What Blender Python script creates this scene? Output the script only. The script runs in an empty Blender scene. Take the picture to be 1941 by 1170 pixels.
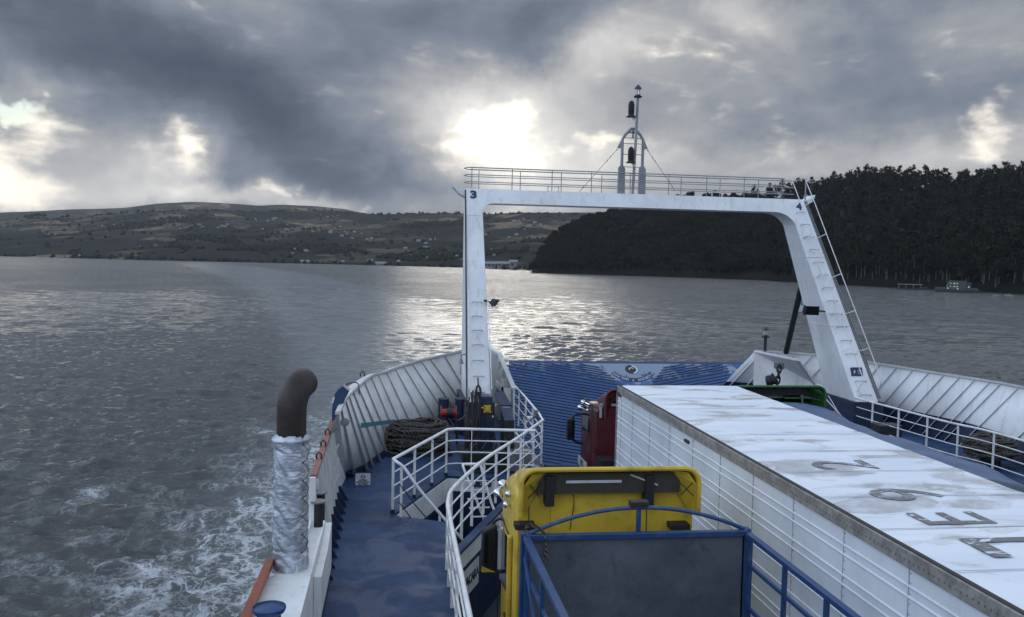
import bpy, bmesh, math, random
import numpy as np
from mathutils import Vector, Matrix, Euler, noise as mn
R = math.radians
random.seed(7); np.random.seed(7)
S = bpy.context.scene
COL = S.collection

# ------------------------------------------------------------------ camera
FPX, PW, PH = 1650.0, 1941.0, 1170.0          # focal length in photo pixels, photo size
CAM = Vector((0, 0, 11.0))
YAW, PITCH, ROLL = R(7.77), R(-3.12), R(1.25)
_f = Vector((math.sin(YAW)*math.cos(PITCH), math.cos(YAW)*math.cos(PITCH), math.sin(PITCH)))
_r = _f.cross(Vector((0, 0, 1))).normalized(); _u = _r.cross(_f)
_r, _u = _r*math.cos(ROLL)+_u*math.sin(ROLL), _u*math.cos(ROLL)-_r*math.sin(ROLL)
cd = bpy.data.cameras.new('camera'); cam = bpy.data.objects.new('camera', cd); COL.objects.link(cam)
cam.matrix_world = Matrix(((_r.x, _u.x, -_f.x, CAM.x), (_r.y, _u.y, -_f.y, CAM.y), (_r.z, _u.z, -_f.z, CAM.z), (0, 0, 0, 1)))
cd.sensor_fit = 'HORIZONTAL'; cd.sensor_width = 36; cd.lens = 36*FPX/PW
cd.clip_start = 0.1; cd.clip_end = 30000
S.camera = cam

def ray(px, py):
    return _f + _r*((px-PW/2)/FPX) - _u*((py-PH/2)/FPX)
def U(px, py, x=None, y=None, z=None):
    """the world point seen at a photo pixel that lies on the plane x=, y= or z="""
    d = ray(px, py)
    t = (x-CAM.x)/d.x if x is not None else ((y-CAM.y)/d.y if y is not None else (z-CAM.z)/d.z)
    return CAM + d*t
def azel(px, py):
    d = ray(px, py).normalized()
    return math.atan2(d.x, d.y), math.asin(d.z)

S.view_settings.view_transform = 'Standard'; S.view_settings.look = 'None'
S.view_settings.gamma = 1.0; S.view_settings.exposure = 0.18
S.render.engine = 'CYCLES'
S.cycles.max_bounces = 6; S.cycles.volume_bounces = 0
S.cycles.use_denoising = True
S.cycles.sample_clamp_indirect = 4.0

# ------------------------------------------------------------------ sun and sky
SUN_AZ, SUN_EL = azel(955, 262)
sl = bpy.data.lights.new('sun', 'SUN'); sl.energy = 0.12; sl.angle = R(14); sl.color = (1.0, 0.93, 0.82)
so = bpy.data.objects.new('sun', sl); COL.objects.link(so)
sd = Vector((math.sin(SUN_AZ)*math.cos(SUN_EL), math.cos(SUN_AZ)*math.cos(SUN_EL), math.sin(SUN_EL)))
so.rotation_euler = (-sd).to_track_quat('-Z', 'Y').to_euler()

class NT:
    """small helper to write node maths as expressions"""
    def __init__(s, tree): s.t = tree; s.n = tree.nodes; s.l = tree.links
    def new(s, typ, **kw):
        n = s.n.new(typ)
        for k, v in kw.items(): setattr(n, k, v)
        return n
    def link(s, a, b): s.l.new(a, b)
    def put(s, sock, v):
        if v is None: return
        if hasattr(v, 'links') or isinstance(v, bpy.types.NodeSocket): s.l.new(v, sock)
        else: sock.default_value = v
    def m(s, op, a, b=None, c=None, clamp=False):
        n = s.new('ShaderNodeMath', operation=op, use_clamp=clamp)
        s.put(n.inputs[0], a); s.put(n.inputs[1], b); s.put(n.inputs[2], c)
        return n.outputs[0]
    def vm(s, op, a, b=None):
        n = s.new('ShaderNodeVectorMath', operation=op)
        s.put(n.inputs[0], a); s.put(n.inputs[1], b)
        return n.outputs[0]
    def mix(s, f, a, b, kind='MIX'):
        n = s.new('ShaderNodeMix', data_type='RGBA', blend_type=kind)
        s.put(n.inputs[0], f); s.put(n.inputs[6], a); s.put(n.inputs[7], b)
        return n.outputs[2]
    def noise(s, vec, scale, detail=4, rough=.55, dist=0, col=False):
        n = s.new('ShaderNodeTexNoise'); s.put(n.inputs['Vector'], vec)
        s.put(n.inputs['Scale'], scale); n.inputs['Detail'].default_value = detail
        n.inputs['Roughness'].default_value = rough; n.inputs['Distortion'].default_value = dist
        return n.outputs['Color' if col else 'Fac']
    def ss(s, v, a, b, lo=0., hi=1.):
        n = s.new('ShaderNodeMapRange', interpolation_type='SMOOTHSTEP')
        s.put(n.inputs[0], v); s.put(n.inputs[1], a); s.put(n.inputs[2], b); s.put(n.inputs[3], lo); s.put(n.inputs[4], hi)
        return n.outputs[0]
    def ramp(s, v, stops, interp='LINEAR'):
        n = s.new('ShaderNodeValToRGB'); s.put(n.inputs[0], v); cr = n.color_ramp; cr.interpolation = interp
        while len(cr.elements) < len(stops): cr.elements.new(0.5)
        for e, (p, c) in zip(cr.elements, stops): e.position = p; e.color = (*c, 1)
        return n.outputs[0]

W = bpy.data.worlds.new('World'); S.world = W; W.use_nodes = True
def build_sky():
    t = NT(W.node_tree); t.n.clear()
    out = t.new('ShaderNodeOutputWorld'); bg = t.new('ShaderNodeBackground'); t.link(bg.outputs[0], out.inputs[0])
    tc = t.new('ShaderNodeTexCoord'); g = tc.outputs['Generated']
    # warp the direction a little so that cloud edges are ragged
    w1 = t.vm('SUBTRACT', t.noise(g, 5.0, 5, .6, col=True), (0.5, 0.5, 0.5))
    n = t.new('ShaderNodeVectorMath', operation='SCALE'); t.link(w1, n.inputs[0]); n.inputs[3].default_value = 0.12
    w2 = t.vm('SUBTRACT', t.noise(g, 22.0, 4, .6, col=True), (0.5, 0.5, 0.5))
    n2 = t.new('ShaderNodeVectorMath', operation='SCALE'); t.link(w2, n2.inputs[0]); n2.inputs[3].default_value = 0.035
    gw = t.vm('ADD', g, t.vm('ADD', n.outputs[0], n2.outputs[0]))
    sep = t.new('ShaderNodeSeparateXYZ'); t.link(gw, sep.inputs[0])
    az = t.m('ARCTAN2', sep.outputs[0], sep.outputs[1])
    el = t.m('ARCSINE', t.m('MINIMUM', t.m('MAXIMUM', sep.outputs[2], -1.), 1.))
    sep0 = t.new('ShaderNodeSeparateXYZ'); t.link(g, sep0.inputs[0])
    def blob(px, py, sx, sy, ang=0.):
        a0, e0 = azel(px, py); c, s = math.cos(ang), math.sin(ang)
        da = t.m('SUBTRACT', az, a0); de = t.m('SUBTRACT', el, e0)
        p = t.m('ADD', t.m('MULTIPLY', da, c*FPX/sx), t.m('MULTIPLY', de, s*FPX/sx))
        q = t.m('ADD', t.m('MULTIPLY', da, -s*FPX/sy), t.m('MULTIPLY', de, c*FPX/sy))
        r2 = t.m('ADD', t.m('MULTIPLY', p, p), t.m('MULTIPLY', q, q))
        return t.m('EXPONENT', t.m('MULTIPLY', r2, -1.0))
    def total(lst, base):
        acc = base
        for (px, py, sx, sy, ang, amp) in lst:
            acc = t.m('MULTIPLY_ADD', blob(px, py, sx, sy, R(ang)), amp, acc)
        return acc
    # ragged overcast: large and small cloud structure, stretched along the horizon
    mp = t.new('ShaderNodeMapping'); t.link(g, mp.inputs[0]); mp.inputs['Scale'].default_value = (1, 1, 2.1)
    mp.inputs['Location'].default_value = (3.1, 1.7, 0.4)
    na = t.noise(mp.outputs[0], 3.2, 6, .52, .6); nb = t.noise(mp.outputs[0], 9.0, 6, .55, .4); nc = t.noise(mp.outputs[0], 26.0, 4, .55, .2)
    nn = t.m('ADD', t.m('ADD', t.m('MULTIPLY', t.m('SUBTRACT', na, .5), .50), t.m('MULTIPLY', t.m('SUBTRACT', nb, .5), .25)), t.m('MULTIPLY', t.m('SUBTRACT', nc, .5), .09))
    L = total([(600, 270, 330, 90, -24, -.19), (660, 350, 200, 44, -6, -.13), (850, 50, 360, 80, 8, -.15), (170, 90, 280, 75, -8, -.16),
               (1380, 200, 300, 60, 0, -.04), (1850, 120, 180, 110, 0, -.02), (1650, 240, 220, 45, 0, -.06), (1500, 110, 420, 120, 0, .02), (1880, 30, 120, 60, 0, .04), (430, 180, 160, 60, -30, -.09), (1010, 60, 60, 40, 60, -.06),
               (985, 285, 330, 150, 0, .26), (962, 268, 125, 78, 0, .42), (1060, 150, 140, 50, 30, .14), (1180, 105, 90, 36, 0, .14), (1390, 45, 110, 36, 0, .16), (1560, 30, 200, 30, 0, .08),
               (60, 180, 90, 40, 0, .15), (60, 330, 200, 70, 0, .25), (480, 388, 260, 22, 0, .30), (310, 335, 60, 70, 20, .22), (1800, 290, 240, 55, 0, .27), (1330, 310, 260, 50, 0, .14)], t.m('ADD', nn, .30))
    # holes with the lit cloud rims behind: sun hole, left patch, small bright gaps
    H = total([(962, 262, 74, 42, 0, 1.05), (992, 215, 34, 26, 0, .6), (1125, 264, 75, 16, 0, .62), (870, 290, 40, 14, 0, .40), (30, 265, 70, 58, 0, .64), (0, 350, 78, 55, 0, .72),
               (108, 215, 40, 22, -30, .45), (325, 285, 30, 40, 0, .66), (290, 330, 28, 40, 20, .22), (400, 372, 110, 12, 0, .30), (520, 383, 70, 10, 0, .38), (725, 404, 40, 10, 0, .42),
               (1868, 235, 40, 60, 0, .62), (1845, 300, 60, 30, 0, .16), (1460, 300, 60, 25, 0, .06), (970, 400, 150, 22, 0, .30), (940, 330, 110, 40, 0, .30)], t.m('ADD', t.m('MULTIPLY', t.m('SUBTRACT', nb, .5), 1.3), t.m('MULTIPLY', t.m('SUBTRACT', nc, .5), .9)))
    L = t.m('ADD', L, t.ss(sep0.outputs[2], .27, .55, 0., .40))
    hole = t.ss(H, .14, .95)
    colr = t.ramp(L, [(0.0, (.055, .072, .105)), (.14, (.095, .115, .155)), (.28, (.185, .214, .268)), (.44, (.37, .375, .39)), (.62, (.62, .61, .60)), (1, (1.0, .98, .93))])
    c2 = t.mix(hole, colr, (1.32, 1.22, 1.04, 1))
    core = t.ss(t.m('ADD', blob(962, 260, 66, 36), t.m('ADD', t.m('MULTIPLY', t.m('SUBTRACT', nc, .5), 1.1), t.m('MULTIPLY', t.m('SUBTRACT', nb, .5), .8))), .25, .95)
    c2 = t.mix(core, c2, (2.5, 2.4, 2.25, 1))
    c2 = t.mix(t.ss(sep0.outputs[2], .275, .48, 0., .8), c2, (.42, .51, .66, 1))
    # gap of pale blue sky at the far left, from the physical sky
    sk = t.new('ShaderNodeTexSky', sky_type='NISHITA'); sk.sun_disc = False; sk.sun_elevation = SUN_EL; sk.sun_rotation = SUN_AZ
    skc = t.new('ShaderNodeVectorMath', operation='SCALE'); t.link(sk.outputs[0], skc.inputs[0]); skc.inputs[3].default_value = .12
    bl = t.ss(t.m('ADD', blob(35, 195, 60, 22), t.m('MULTIPLY', t.m('SUBTRACT', nb, .5), .5)), .3, .7)
    c2 = t.mix(t.m('MULTIPLY', bl, .8), c2, t.vm('ADD', skc.outputs[0], (.10, .22, .30)))
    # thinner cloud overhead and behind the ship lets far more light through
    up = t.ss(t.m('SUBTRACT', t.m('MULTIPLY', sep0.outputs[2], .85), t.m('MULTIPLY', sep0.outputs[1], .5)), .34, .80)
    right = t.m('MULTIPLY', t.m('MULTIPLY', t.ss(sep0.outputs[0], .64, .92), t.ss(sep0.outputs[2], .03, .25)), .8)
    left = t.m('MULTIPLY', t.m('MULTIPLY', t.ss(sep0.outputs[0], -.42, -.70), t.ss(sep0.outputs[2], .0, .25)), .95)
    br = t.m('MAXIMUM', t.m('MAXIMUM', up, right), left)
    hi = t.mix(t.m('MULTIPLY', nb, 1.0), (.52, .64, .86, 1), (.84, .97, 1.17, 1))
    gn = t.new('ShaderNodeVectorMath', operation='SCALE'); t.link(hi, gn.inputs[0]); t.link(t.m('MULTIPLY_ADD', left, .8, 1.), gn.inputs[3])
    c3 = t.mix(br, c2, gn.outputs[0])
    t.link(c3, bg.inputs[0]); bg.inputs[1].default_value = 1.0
build_sky()

# ------------------------------------------------------------------ materials
MATS = {}
def principled(name):
    m = bpy.data.materials.new(name); m.use_nodes = True; t = NT(m.node_tree)
    return m, t, t.n['Principled BSDF']
def paint(name, col, rough=.45, metal=0., var=.12, scale=2.0, grime=.0, grime_col=(.09, .075, .06), rust=.0, bump=.02, streak=False, bscale=30., spec=.5):
    """painted or bare surface with uneven tone, dirt in runs and rust spots"""
    m, t, b = principled(name)
    tc = t.new('ShaderNodeTexCoord'); v = tc.outputs['Object']
    n1 = t.noise(v, scale, 5, .6)
    c = t.mix(t.ss(n1, .3, .7), tuple(x*(1-var) for x in col)+(1,), tuple(min(1, x*(1+var*.6)) for x in col)+(1,))
    if grime:
        if streak:
            mp = t.new('ShaderNodeMapping'); t.link(v, mp.inputs[0]); mp.inputs['Scale'].default_value = (5, 5, .5); vv = mp.outputs[0]
        else: vv = v
        g = t.m('MULTIPLY', t.ss(t.noise(vv, scale*1.6, 6, .65, .3), .50, .78), grime)
        c = t.mix(g, c, grime_col+(1,))
    if rust:
        r = t.ss(t.noise(v, scale*4.5, 6, .7, .5), .72-rust*.14, .80-rust*.08)
        c = t.mix(r, c, (.10, .035, .015, 1))
        t.link(t.m('ADD', t.m('MULTIPLY', r, .4), rough), b.inputs['Roughness'])
    else:
        t.link(t.m('ADD', t.m('MULTIPLY', t.m('SUBTRACT', t.noise(v, scale*3, 4), .5), .25), rough), b.inputs['Roughness'])
    t.link(c, b.inputs['Base Color']); b.inputs['Metallic'].default_value = metal; b.inputs['Specular IOR Level'].default_value = spec
    if bump:
        bp = t.new('ShaderNodeBump'); bp.inputs['Strength'].default_value = .5; bp.inputs['Distance'].default_value = bump
        t.link(t.noise(v, bscale, 4, .6), bp.inputs['Height']); t.link(bp.outputs[0], b.inputs['Normal'])
    MATS[name] = m; return m
M_white = paint('white_ship_paint', (.70, .71, .70), .42, grime=.45, grime_col=(.24, .20, .15), rust=.35, streak=True, scale=1.2, bump=.004)
M_bul = paint('weathered_white_bulwark', (.60, .61, .60), .5, grime=.6, grime_col=(.26, .21, .15), rust=.4, streak=True, scale=1.3, bump=.006)
M_gan = paint('gantry_white', (.74, .76, .78), .4, grime=.42, grime_col=(.34, .28, .20), rust=.42, streak=True, scale=.8, bump=.003)
M_rail = paint('rail_white_paint', (.72, .73, .74), .4, grime=.45, grime_col=(.2, .13, .08), rust=.5, scale=3., bump=.002)
M_ramp0 = None
M_blue = paint('ship_blue_paint', (.014, .045, .12), .4, grime=.3, rust=.25, scale=2.)
M_navy = paint('navy_paint', (.008, .018, .055), .5, grime=.3, scale=2.)
M_tblue = paint('truck_blue_paint', (.014, .050, .145), .35, grime=.5, grime_col=(.12, .13, .15), rust=.4, scale=4., bump=.003)
M_yellow = paint('yellow_cab_paint', (.60, .42, .045), .32, grime=.55, grime_col=(.10, .075, .03), scale=1.6, bump=.0015, var=.16)
M_red = paint('dark_red_cab_paint', (.085, .010, .014), .32, grime=.3, scale=2., bump=.001)
M_green = paint('green_cab_paint', (.022, .10, .022), .35, grime=.4, scale=2., bump=.001)
M_black = paint('black_rubber', (.012, .012, .013), .6, scale=6.)
M_blacks = paint('black_painted_steel', (.02, .021, .024), .4, grime=.4, grime_col=(.06, .045, .035), rust=.3, scale=5.)
M_greys = paint('grey_steel', (.20, .21, .22), .4, .4, grime=.5, rust=.3, scale=4.)
M_chrome = paint('chrome', (.75, .75, .76), .12, 1., var=.05, bump=0)
M_rope = None
M_mast = paint('mast_backlit_grey', (.27, .28, .30), .5, grime=.5, rust=.5, scale=3., bump=.002)  # backlit shade of the mast and top rails is put into this grey
M_pink = paint('faded_red_cap_paint', (.25, .11, .09), .55, grime=.3, grime_col=(.30, .25, .22), rust=.3, scale=3.)
M_orange = paint('orange_cap_paint', (.24, .065, .032), .5, grime=.3, grime_col=(.10, .03, .02), rust=.35, scale=4.)
M_redreel = paint('red_reel_paint', (.33, .02, .02), .45, grime=.4, scale=5.)
M_yv = paint('yellow_valve_paint', (.48, .33, .02), .45, grime=.5, rust=.5, scale=9.)
M_teal = paint('teal_strap', (.03, .13, .15), .7, scale=6.)
M_sign = paint('sign_white', (.62, .63, .65), .5, grime=.3, scale=8., bump=0)
M_ink = paint('navy_ink', (.012, .025, .09), .5, bump=0)
M_inkb = paint('black_ink', (.02, .02, .022), .6, bump=0)
M_stencil = None
M_cream = paint('cream_sign_plate', (.55, .56, .58), .5, grime=.3, scale=3., bump=0)
M_tarp = paint('blue_grey_tarpaulin', (.085, .125, .22), .55, var=.25, scale=1.5, grime=.25, grime_col=(.20, .22, .26), bump=.02, bscale=6.)
M_tarpd = paint('dark_blue_tarpaulin', (.012, .028, .075), .5, var=.25, scale=2., bump=.02, bscale=8.)
M_ply = paint('weathered_plywood', (.055, .047, .040), .75, var=.35, scale=3., grime=.6, grime_col=(.012, .012, .013), bump=.004)
M_tside = paint('trailer_side_white', (.64, .68, .72), .38, grime=.18, grime_col=(.34, .34, .34), scale=.9, streak=True, bump=.003)
M_cant = paint('trailer_cant_rail', (.25, .235, .215), .5, grime=.7, grime_col=(.06, .05, .045), scale=9.)
M_gap = paint('dark_sealant', (.035, .032, .03), .75, grime=.5, grime_col=(.16, .14, .12), scale=12.)
def glass_dark(name):
    m, t, b = principled(name); b.inputs['Base Color'].default_value = (.012, .014, .016, 1); b.inputs['Roughness'].default_value = .06
    b.inputs['Specular IOR Level'].default_value = .8; MATS[name] = m; return m
M_glass = glass_dark('dark_window_glass')
m, t, b = principled('lamp_glass'); b.inputs['Base Color'].default_value = (.55, .58, .60, 1); b.inputs['Roughness'].default_value = .1
b.inputs['Transmission Weight'].default_value = .5; M_lens = m
def m_deck():
    m, t, b = principled('worn_blue_deck_paint'); tc = t.new('ShaderNodeTexCoord'); v = tc.outputs['Object']
    a = t.noise(v, 1.1, 6, .62, .4); c = t.mix(t.ss(a, .38, .66), (.014, .036, .092, 1), (.027, .062, .145, 1))
    wear = t.ss(t.noise(v, 5.5, 7, .72, .8), .57, .66)
    c = t.mix(t.m('MULTIPLY', wear, .85), c, (.030, .042, .07, 1))
    dirt = t.ss(t.noise(v, 2.4, 6, .7, 1.2), .55, .78); c = t.mix(t.m('MULTIPLY', dirt, .6), c, (.014, .020, .038, 1))
    mp = t.new('ShaderNodeMapping'); t.link(v, mp.inputs[0]); mp.inputs['Scale'].default_value = (1, .8, 1)
    wet = t.ss(t.noise(mp.outputs[0], 1.3, 5, .55, .6), .46, .60)
    t.link(c, b.inputs['Base Color']); t.link(t.m('ADD', t.m('MULTIPLY', wet, -.26), .60), b.inputs['Roughness']); b.inputs['Specular IOR Level'].default_value = .32
    bp = t.new('ShaderNodeBump'); bp.inputs['Strength'].default_value = .45; bp.inputs['Distance'].default_value = .012
    t.link(t.m('ADD', t.noise(v, 26, 4), t.m('MULTIPLY', t.noise(v, 3, 3), .25)), bp.inputs['Height']); t.link(bp.outputs[0], b.inputs['Normal'])
    return m
M_deck = m_deck()
def m_ramp():
    m, t, b = principled('worn_blue_ramp_paint'); tc = t.new('ShaderNodeTexCoord'); v = tc.outputs['Object']
    sp = t.new('ShaderNodeSeparateXYZ'); t.link(v, sp.inputs[0])
    c = t.mix(t.ss(t.noise(v, 1.5, 5, .6), .35, .65), (.016, .066, .19, 1), (.028, .10, .26, 1))
    worn = t.m('ADD', t.noise(v, 2.2, 6, .7, .4), t.m('ADD', t.ss(sp.outputs[2], 1.9, 2.95, -.28, .09), 0))
    cx = t.m('ABSOLUTE', t.m('SUBTRACT', sp.outputs[0], .5))       # the middle of the ramp is scuffed to grey
    worn = t.m('ADD', worn, t.ss(cx, .3, 2.6, .16, -.07))
    w = t.ss(worn, .50, .57); c = t.mix(t.m('MULTIPLY', w, .85), c, (.24, .29, .38, 1))
    t.link(c, b.inputs['Base Color']); b.inputs['Roughness'].default_value = .5
    return m
M_ramp = m_ramp()
def m_roof():
    m, t, b = principled('trailer_roof_white'); tc = t.new('ShaderNodeTexCoord'); v = tc.outputs['Object']
    mp = t.new('ShaderNodeMapping'); t.link(v, mp.inputs[0]); mp.inputs['Scale'].default_value = (.55, 1.1, 1)
    c = t.mix(t.ss(t.noise(mp.outputs[0], 1.2, 4), .3, .7), (.68, .73, .80, 1), (.80, .83, .87, 1))
    p = t.noise(mp.outputs[0], 1.55, 4, .5, .5)
    pud = t.ss(p, .535, .60); rim = t.m('MULTIPLY', t.ss(p, .515, .54), t.ss(p, .56, .54))
    c = t.mix(t.m('MULTIPLY', t.m('MULTIPLY', pud, t.ss(t.noise(v, 2.6, 5, .7), .3, .6, .35, 1.)), .72), c, (.36, .34, .32, 1))
    c = t.mix(t.m('MULTIPLY', rim, .30), c, (.35, .32, .28, 1))
    sc = t.ss(t.noise(mp.outputs[0], 7, 6, .7, 1.5), .66, .72); c = t.mix(t.m('MULTIPLY', sc, .45), c, (.25, .24, .23, 1))
    mp2 = t.new('ShaderNodeMapping'); t.link(v, mp2.inputs[0]); mp2.inputs['Scale'].default_value = (.25, 2.2, 1)
    st = t.ss(t.noise(mp2.outputs[0], 2.0, 5, .6, .3), .55, .75); c = t.mix(t.m('MULTIPLY', st, .22), c, (.38, .38, .40, 1))
    t.link(c, b.inputs['Base Color'])
    t.link(t.m('ADD', .42, t.m('MULTIPLY', pud, -.20)), b.inputs['Roughness'])
    bp = t.new('ShaderNodeBump'); bp.inputs['Strength'].default_value = .5; bp.inputs['Distance'].default_value = .02
    t.link(t.noise(v, 1.6, 3), bp.inputs['Height']); t.link(bp.outputs[0], b.inputs['Normal'])
    return m
M_roof = m_roof()
def m_stencil():
    # paint that has flaked away in scraps: bare roof shows through the middle of the strokes
    m, t, b = principled('flaked_stencil_paint'); tc = t.new('ShaderNodeTexCoord'); v = tc.outputs['Object']
    mp = t.new('ShaderNodeMapping'); t.link(v, mp.inputs[0]); mp.inputs['Scale'].default_value = (1.2, 4., 1)
    w = t.ss(t.noise(mp.outputs[0], 2.2, 6, .7, .8), .55, .60)
    c = t.mix(w, t.mix(t.noise(v, 9, 4), (.09, .085, .09, 1), (.24, .235, .24, 1)), (.66, .70, .76, 1))
    t.link(c, b.inputs['Base Color']); b.inputs['Roughness'].default_value = .6
    return m
M_stencil = m_stencil()
def m_cantdots():
    m, t, b = principled('riveted_cant_rail'); tc = t.new('ShaderNodeTexCoord'); v = tc.outputs['Object']; sp = t.new('ShaderNodeSeparateXYZ'); t.link(v, sp.inputs[0])
    c = t.mix(t.ss(t.noise(v, 5, 6, .7), .35, .65), (.17, .16, .148, 1), (.31, .295, .275, 1))
    f = t.m('ABSOLUTE', t.m('SUBTRACT', t.m('FRACT', t.m('MULTIPLY', sp.outputs[1], 13.)), .5))
    d = t.m('MULTIPLY', t.ss(f, .17, .11), t.ss(t.m('ABSOLUTE', t.m('SUBTRACT', sp.outputs[2], 8.30-.085-4.2)), .013, .008))
    c = t.mix(t.m('MULTIPLY', d, .7), c, (.03, .028, .026, 1)); t.link(c, b.inputs['Base Color']); b.inputs['Roughness'].default_value = .5
    return m
M_cantr = m_cantdots()
M_seam = paint('seam_grey', (.36, .39, .43), .5, bump=0)
def m_headboard():
    m, t, b = principled('scuffed_blue_grey_steel'); tc = t.new('ShaderNodeTexCoord'); v = tc.outputs['Object']
    c = t.mix(t.ss(t.noise(v, 1.4, 5, .6), .3, .7), (.055, .066, .085, 1), (.105, .118, .138, 1))
    g = t.ss(t.noise(v, 3.2, 7, .75, .8), .52, .70); c = t.mix(t.m('MULTIPLY', g, .6), c, (.032, .030, .030, 1))
    sp = t.new('ShaderNodeSeparateXYZ'); t.link(v, sp.inputs[0])
    r = t.ss(t.noise(v, 8, 6, .7, .4), .66, .70); c = t.mix(r, c, (.025, .014, .010, 1))
    t.link(c, b.inputs['Base Color']); b.inputs['Roughness'].default_value = .55
    bp = t.new('ShaderNodeBump'); bp.inputs['Strength'].default_value = .4; bp.inputs['Distance'].default_value = .03
    t.link(t.noise(v, 2.2, 3), bp.inputs['Height']); t.link(bp.outputs[0], b.inputs['Normal'])
    return m
M_head = m_headboard()
def m_rope():
    m, t, b = principled('old_mooring_rope'); tc = t.new('ShaderNodeTexCoord'); v = tc.outputs['Object']
    c = t.mix(t.ss(t.noise(v, 6, 5, .7), .3, .7), (.14, .125, .105, 1), (.42, .38, .32, 1))
    w = t.new('ShaderNodeTexWave', bands_direction='DIAGONAL'); t.link(v, w.inputs['Vector']); w.inputs['Scale'].default_value = 9; w.inputs['Distortion'].default_value = 3
    c = t.mix(t.m('MULTIPLY', w.outputs['Fac'], .45), (.022, .020, .018, 1), c)
    t.link(c, b.inputs['Base Color']); b.inputs['Roughness'].default_value = .9
    bp = t.new('ShaderNodeBump'); bp.inputs['Distance'].default_value = .02; t.link(w.outputs['Fac'], bp.inputs['Height']); t.link(bp.outputs[0], b.inputs['Normal'])
    return m
M_rope = m_rope()
def m_foil():
    m, t, b = principled('aluminium_lagging_cloth'); tc = t.new('ShaderNodeTexCoord'); v = tc.outputs['Object']
    c = t.mix(t.ss(t.noise(v, 4, 5, .6), .3, .7), (.30, .33, .38, 1), (.60, .64, .70, 1))
    d = t.ss(t.noise(v, 9, 6, .7), .60, .75); c = t.mix(t.m('MULTIPLY', d, .5), c, (.20, .20, .20, 1))
    t.link(c, b.inputs['Base Color']); b.inputs['Metallic'].default_value = .55; b.inputs['Roughness'].default_value = .42
    mp = t.new('ShaderNodeMapping'); t.link(v, mp.inputs[0]); mp.inputs['Scale'].default_value = (2, 2, 6)
    bp = t.new('ShaderNodeBump'); bp.inputs['Strength'].default_value = .9; bp.inputs['Distance'].default_value = .025
    t.link(t.noise(mp.outputs[0], 2.6, 5, .55, 1.2), bp.inputs['Height']); t.link(bp.outputs[0], b.inputs['Normal'])
    return m
M_foil = m_foil()
M_rust = paint('sooty_rusted_pipe', (.030, .022, .020), .5, .3, var=.4, scale=3., grime=.9, grime_col=(.17, .105, .065), rust=.9, bump=.006)

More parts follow.
